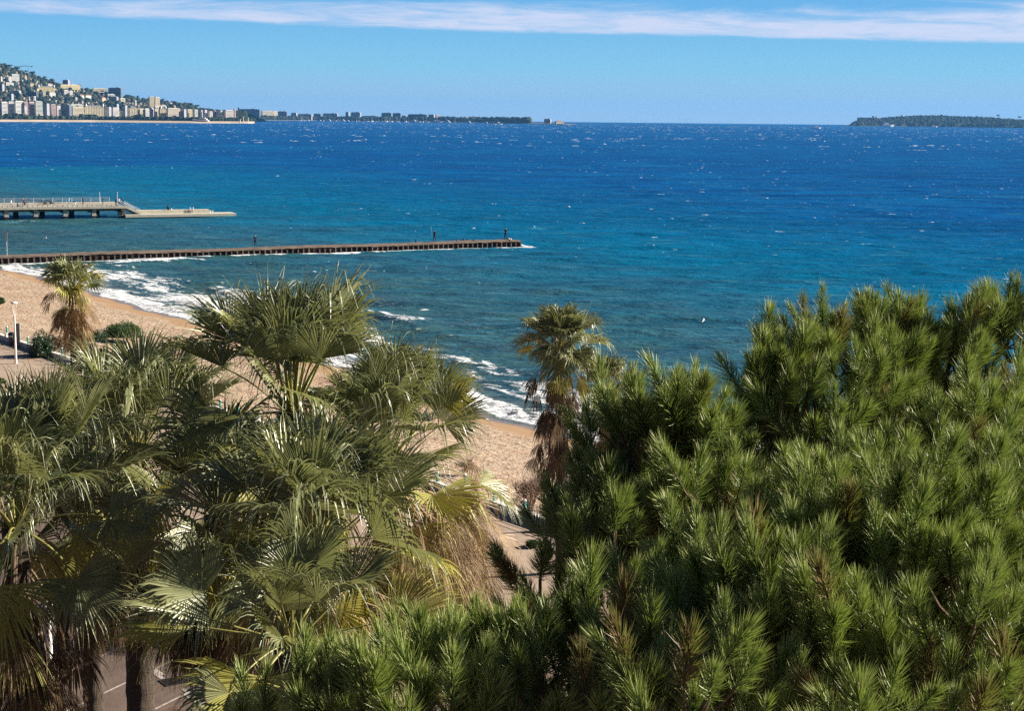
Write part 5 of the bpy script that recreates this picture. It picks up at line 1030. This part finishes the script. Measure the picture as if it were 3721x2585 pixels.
# rear pine: outline boughs first (tips seen against the sea), then its body
def spray(px, py, d, r=.30, n=12): return (px, py+r*F/d*.55+75, d, r, n)
rear = [spray(2990, 1150, 13.2, .17, 14), spray(2960, 1220, 13.0, .2, 16), spray(2820, 1235, 12.8, .2, 18), spray(2860, 1215, 13, .2, 14), spray(2790, 1340, 12.6, .2, 18), spray(2830, 1400, 12.5, .22, 18), spray(3020, 1200, 13, .2, 16),
 spray(3170, 1150, 13.5, .19, 20), spray(3240, 1140, 13.6, .2, 22), spray(3310, 1150, 13.6, .17, 18), spray(3200, 1230, 13.3, .26, 22), spray(3290, 1240, 13.2, .24, 20), spray(3110, 1200, 13.2, .2, 14), spray(3460, 1150, 13.4, .17, 16), spray(3500, 1220, 13.2, .22, 18),
 spray(3640, 1070, 13.8, .14, 14), spray(3655, 1110, 13.7, .18, 18), spray(3700, 1140, 13.6, .24, 24), spray(3760, 1130, 13.6, .3, 24), spray(3600, 1190, 13.4, .22, 18), spray(2850, 1300, 12.8, .3, 22), spray(2920, 1330, 12.8, .25, 18), spray(2480, 1420, 12.0, .22, 20), spray(2400, 1440, 12.0, .2, 16), spray(2540, 1430, 12.1, .2, 14), spray(2570, 1530, 12, .16, 10), spray(2270, 1440, 12.2, .22, 18), spray(2330, 1500, 12, .22, 16), spray(2240, 1530, 12, .2, 14)]
def inside(px, py, poly):
    c = False; n_ = len(poly)
    for i in range(n_):
        (x0, y0), (x1, y1) = poly[i], poly[(i+1) % n_]
        if (y0 > py) != (y1 > py) and px < (x1-x0)*(py-y0)/(y1-y0)+x0: c = not c
    return c
def fill(poly, step, dfun, rad, n_, lst, jit=.35, minsep=None):
    xs = [p[0] for p in poly]; ys = [p[1] for p in poly]; y = min(ys)
    while y < max(ys):
        x = min(xs)
        while x < max(xs):
            qx, qy = x+g.uniform(-jit, jit)*step, y+g.uniform(-jit, jit)*step
            if inside(qx, qy, poly): lst.append((qx+25, qy+95, dfun(qx, qy)+g.normal(0, .15)+.45*math.sin(qx*.011+qy*.006)*math.sin(qy*.013+1), rad*g.uniform(.8, 1.25), n_*g.uniform(.8, 1.2)))
            x += step
        y += step*.8
fill([(2830, 1430), (3060, 1340), (3340, 1310), (3560, 1330), (3800, 1260), (3800, 1800), (2900, 1800), (2740, 1560)], 165, lambda x, y: 12.9-(y-1300)/500*.9, .30, 18, rear)
fill([(2290, 1600), (2480, 1560), (2620, 1680), (2900, 1780), (2900, 2050), (2060, 2050), (2080, 1930), (2200, 1760)], 165, lambda x, y: 12.0-(y-1500)/500*.5, .30, 24, rear)
rear += [spray(2060, 1880, 11.8, .18, 14), spray(1965, 2010, 11.6, .2, 14), spray(1975, 2140, 11.2, .22, 14), spray(2140, 1800, 12, .18, 12), spray(2200, 1660, 12, .18, 12)]
front = []
back_ = []
fill([(2320, 1640), (2700, 1640), (2900, 1400), (3800, 1330), (3800, 2000), (2150, 2060), (2120, 1850)], 190, lambda x, y: 14.0-(y-1300)/700*.9, .42, 26, back_)
fill([(2260, 1560), (2380, 1530), (2560, 1600), (2800, 1700), (2800, 2000), (2120, 2060), (2160, 1800)], 150, lambda x, y: 12.9-(y-1500)/500*.4, .36, 26, back_)
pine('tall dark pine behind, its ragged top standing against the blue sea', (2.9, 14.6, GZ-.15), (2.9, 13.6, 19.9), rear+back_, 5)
fill([(2950, 1760), (3300, 1720), (3800, 1690), (3800, 2700), (2330, 2700), (2300, 2180), (2620, 2020), (2900, 1900)], 190, lambda x, y: 10.2-(y-1700)/900*1.9, .27, 19, front)
fill([(1020, 2600), (1150, 2520), (1330, 2430), (1550, 2360), (1780, 2330), (2000, 2280), (2300, 2200), (2400, 2700), (1000, 2700)], 170, lambda x, y: 9.6-(y-2300)/300*.8, .24, 18, front)
front += [spray(2480, 2060, 10.2, .18, 16), spray(2310, 2100, 10, .17, 16), spray(2690, 2040, 10.3, .18, 16), spray(2150, 2180, 9.8, .18, 14), spray(2960, 1720, 10.6, .17, 18), spray(3080, 1740, 10.6, .17, 18), spray(3220, 1760, 10.6, .18, 20), spray(3300, 1770, 10.6, .16, 16), spray(3500, 1830, 10.4, .18, 18), spray(3640, 1800, 10.5, .18, 18), spray(2880, 1960, 10.2, .17, 18), spray(3020, 1990, 10, .17, 18), spray(1780, 2330, 9.6, .16, 14), spray(1500, 2350, 9.6, .15, 14), spray(1620, 2300, 9.7, .14, 12), spray(1300, 2440, 9.4, .13, 12), spray(1120, 2500, 9.2, .12, 12), spray(950, 2570, 9.2, .12, 10)]
und = []
fill([(2400, 2150), (2900, 1960), (3800, 1850), (3800, 2750), (2100, 2750), (1300, 2700), (1600, 2560), (2000, 2440)], 200, lambda x, y: 11.0-(y-1700)/900*1.5, .40, 24, und)
front += und
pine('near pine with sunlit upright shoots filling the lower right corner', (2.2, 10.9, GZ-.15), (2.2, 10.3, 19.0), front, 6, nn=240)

# ------------------------------------------------------------------ shrubs, street lamps, bin, panel
def bush(label, px, py, z, r, n, mat, seed, name='bush', squash=.8, leaf=.07, dist=None):
    g = np.random.default_rng(seed); c = onz(px, py, z) if dist is None else ony(px, py, dist); o = thing(name, label, 'bush', c, 0); nb = 14
    bc = g.normal(0, 1, (nb, 3)); bc /= np.linalg.norm(bc, axis=1)[:, None]; bc[:, 2] = np.abs(bc[:, 2])*.9+.1; bc = bc*g.uniform(.3, .62, (nb, 1))*r; br_ = r*g.uniform(.30, .5, nb)
    i = g.integers(0, nb, n); u = g.normal(0, 1, (n, 3)); u /= np.linalg.norm(u, axis=1)[:, None]; p = bc[i]+u*(br_[i]*g.uniform(.55, 1.05, n))[:, None]; p[:, 2] = np.maximum(p[:, 2]*squash, .02)
    a = u+g.normal(0, .7, (n, 3)); a /= np.linalg.norm(a, axis=1)[:, None]; b = np.cross(a, g.normal(0, 1, (n, 3))); b /= np.linalg.norm(b, axis=1)[:, None]; L = leaf*g.uniform(.7, 1.5, n)[:, None]
    V = np.stack([p-a*L, p+b*L*.42, p+a*L, p-b*L*.42], 1).reshape(-1, 3); q = np.arange(n)*4; meshnp('foliage', V, [np.stack([q, q+1, q+2, q+3], 1)], mat, o)
    s_ = MB(); 
    for k in range(5): s_.tube([(g.normal(0, .05), g.normal(0, .05), -.1), bc[k]*.5+(0, 0, .1), bc[k]], [.035, .025, .01], 5)
    s_.build('stem', M['trunk'], o); return o
bush('round bright green bush behind the wall on the sand', 452, 1222, 2.0, 2.1, 12000, M['bush'], 1)
bush('dark upright bush at the foot of the small rusty palm', 158, 1295, GZ, 1.7, 9000, M['bush_dark'], 2, squash=1.25)
bush('low green bush just right of the small rusty palm', 345, 1235, 2.2, 1.3, 4000, M['bush_dark'], 3)
bush('small green bush cut by the left edge on the sand', 0, 1102, 1.6, .75, 3500, M['bush'], 4)
bush('wide green bush seen between the crowns behind the wall', 1165, 1450, 2.0, 1.3, 6000, M['bush'], 5)
bush('green bush beyond the left palm leaves by the wall', 560, 1330, GZ, 1.2, 5000, M['bush'], 6)
bush('small green tuft of leaves at the left edge of the promenade', -8, 1395, GZ, .7, 2500, M['bush'], 8)
bush('patch of low green leaves at the edge of the pine on the promenade', 1935, 1990, GZ, .45, 1800, M['bush'], 9)
def bare_shrub(label, px, py, z, h, seed, spread=.55, nst=9, name='bare_shrub', rmax=.022, fol=None):
    g = np.random.default_rng(seed); c = onz(px, py, z); o = thing(name, label, 'shrub', c); segs = []
    def grow(p, d, L, r, dep):
        q = p+d*L; segs.append((p, q, r, r*.65))
        if dep == 0: return
        for k in range(g.integers(2, 4)):
            nd = d+g.normal(0, .42, 3)+np.array([0, 0, .10]); nd /= np.linalg.norm(nd); grow(p+d*L*g.uniform(.5, 1), nd, L*g.uniform(.62, .85), r*.70, dep-1)
    for k in range(nst):
        d = np.array([g.normal(0, spread), g.normal(0, spread), 1.0]); d /= np.linalg.norm(d); grow(np.array([g.normal(0, .06), g.normal(0, .06), -.05]), d, h*.30, rmax, 5)
    A_ = np.array([s[0] for s in segs]); B_ = np.array([s[1] for s in segs]); ra = np.array([s[2] for s in segs]); rb = np.array([s[3] for s in segs]); D = B_-A_; D /= np.linalg.norm(D, axis=1)[:, None]; e1 = np.cross(D, [.3, .2, .93]); e1 /= np.linalg.norm(e1, axis=1)[:, None]; e2 = np.cross(D, e1)
    V = []; 
    for k in range(3): t_ = k*2*math.pi/3; dd = e1*math.cos(t_)+e2*math.sin(t_); V += [A_+dd*ra[:, None], B_+dd*rb[:, None]]
    V = np.stack(V, 1).reshape(-1, 3); b = np.arange(len(segs))*6; Fq = np.concatenate([np.stack([b+2*k, b+2*((k+1) % 3), b+2*((k+1) % 3)+1, b+2*k+1], 1) for k in range(3)]); meshnp('branches', V, [Fq], M['twig'], o); return o
bare_shrub('bare brown tamarisk by the wall right of the teal posts', 1925, 1862, 2.6, 2.3, 1, .42, 11, rmax=.05)
bare_shrub('bare pinkish shrub on the sand behind the palm leaves', 1690, 1712, 2.2, 1.1, 2, .75, 11, rmax=.028)
bare_shrub('dry dark twiggy plant at the foot of the near palm', 615, 2640, GZ-.14, 1.0, 3, .7, 12, rmax=.014)
def street_lamp(label, px, py, h, seed):
    c = onz(px, py, GZ); o = thing('street_lamp', label, 'street lamp', c, 0, 'pale street lamps on the promenade'); q = MB(); q.tube([(0, 0, 0), (0, 0, .9), (0, 0, h-1.0)], [.095, .085, .06], 10); q.build('pole', M['wall_white'], o); q = MB(); q.tube([(0, 0, -.02), (0, 0, .05)], .16, 10); q.build('base_plate', M['pale_metal'], o)
    for a in (0, 2.09, 4.19):
        q = MB(); q.tube([(0, 0, h-1.1), (.10*math.cos(a), .10*math.sin(a), h-.7), (.20*math.cos(a), .20*math.sin(a), h-.14)], .018, 5); q.build('bracket', M['wall_white'], o)
    q = MB(); q.tube([(0, 0, h-.16), (0, 0, h-.10), (0, 0, h-.03), (0, 0, h+.01)], [.15, .27, .24, .10], 16); q.build('lamp_head', M['wall_white'], o, True); return o
street_lamp('pale street lamp with a disc head at the left edge of the promenade', 58, 1322, 4.75, 1)
o = thing('street_lamp', 'white pole half hidden behind the brown skirt at bottom left', 'street lamp', onz(188, 2700, GZ-.14)); q = MB(); q.tube([(0, 0, 0), (0, 0, .55)], [.17, .15], 12); q.build('base', M['wall_white'], o); q = MB(); q.tube([(0, 0, .55), (0, 0, 2.6), (0, 0, 4.3)], [.14, .12, .09], 12); q.build('pole', M['wall_white'], o); q = MB(); q.tube([(0, 0, 4.31), (0, 0, 4.36), (0, 0, 4.45)], [.12, .26, .1], 14); q.build('lamp_head', M['wall_white'], o)
M['binm'] = plain('dark grey bin', (.06, .065, .08), .5, .15, 4)
c = onz(44, 1253, GZ); o = thing('litter_bin', 'dark grey cylindrical litter bin with domed lid beside the lamp', 'litter bin', c); q = MB(); q.tube([(0, 0, .02), (0, 0, .85)], [.27, .30], 14); q.build('body', M['binm'], o, False); q = MB(); q.tube([(0, 0, .86), (0, 0, .90), (0, 0, 1.0), (0, 0, 1.05)], [.33, .33, .24, .06], 14); q.build('lid', M['dark_metal'], o); q = MB(); q.box(-.14, .14, -.315, -.30, .66, .76); q.build('slot', M['pale_metal'], o)
c = onz(66, 1262, GZ); o = thing('notice_panel', 'tall narrow grey panel standing by the wall right of the lamp', 'sign', c, R(10)); q = MB(); q.box(-.15, .15, -.04, .04, .02, 1.95); q.build('panel', plain('grey panel', (.20, .21, .22), .5, .1, 2), o); q = MB(); q.tube([(.20, 0, 0), (.20, 0, 2.02)], .025, 6).tube([(-.20, 0, 0), (-.20, 0, 2.02)], .025, 6); q.build('posts', M['pale_metal'], o)

# haze over the whole scene
hz = MB(); hz.box(-30000, 30000, -3000, 32000, -90, 330); o = hz.build('haze', []) if False else None
me = bpy.data.meshes.new('haze'); q = MB(); q.box(-30000, 30000, -3000, 32000, -90, 330); me.from_pydata(np.concatenate(q.V).tolist(), [], q.F); hm = bpy.data.materials.new('haze air'); hm.use_nodes = True; hn = hm.node_tree; hn.nodes.remove(hn.nodes['Principled BSDF'])
pv_ = hn.nodes.new('ShaderNodeVolumePrincipled'); pv_.inputs['Color'].default_value = (.16, .48, 1.0, 1); pv_.inputs['Density'].default_value = 2.9e-5; pv_.inputs['Anisotropy'].default_value = 0.1; hn.links.new(pv_.outputs[0], hn.nodes['Material Output'].inputs['Volume'])
me.materials.append(hm); o = bpy.data.objects.new('haze', me); link(o); o['kind'] = 'stuff'
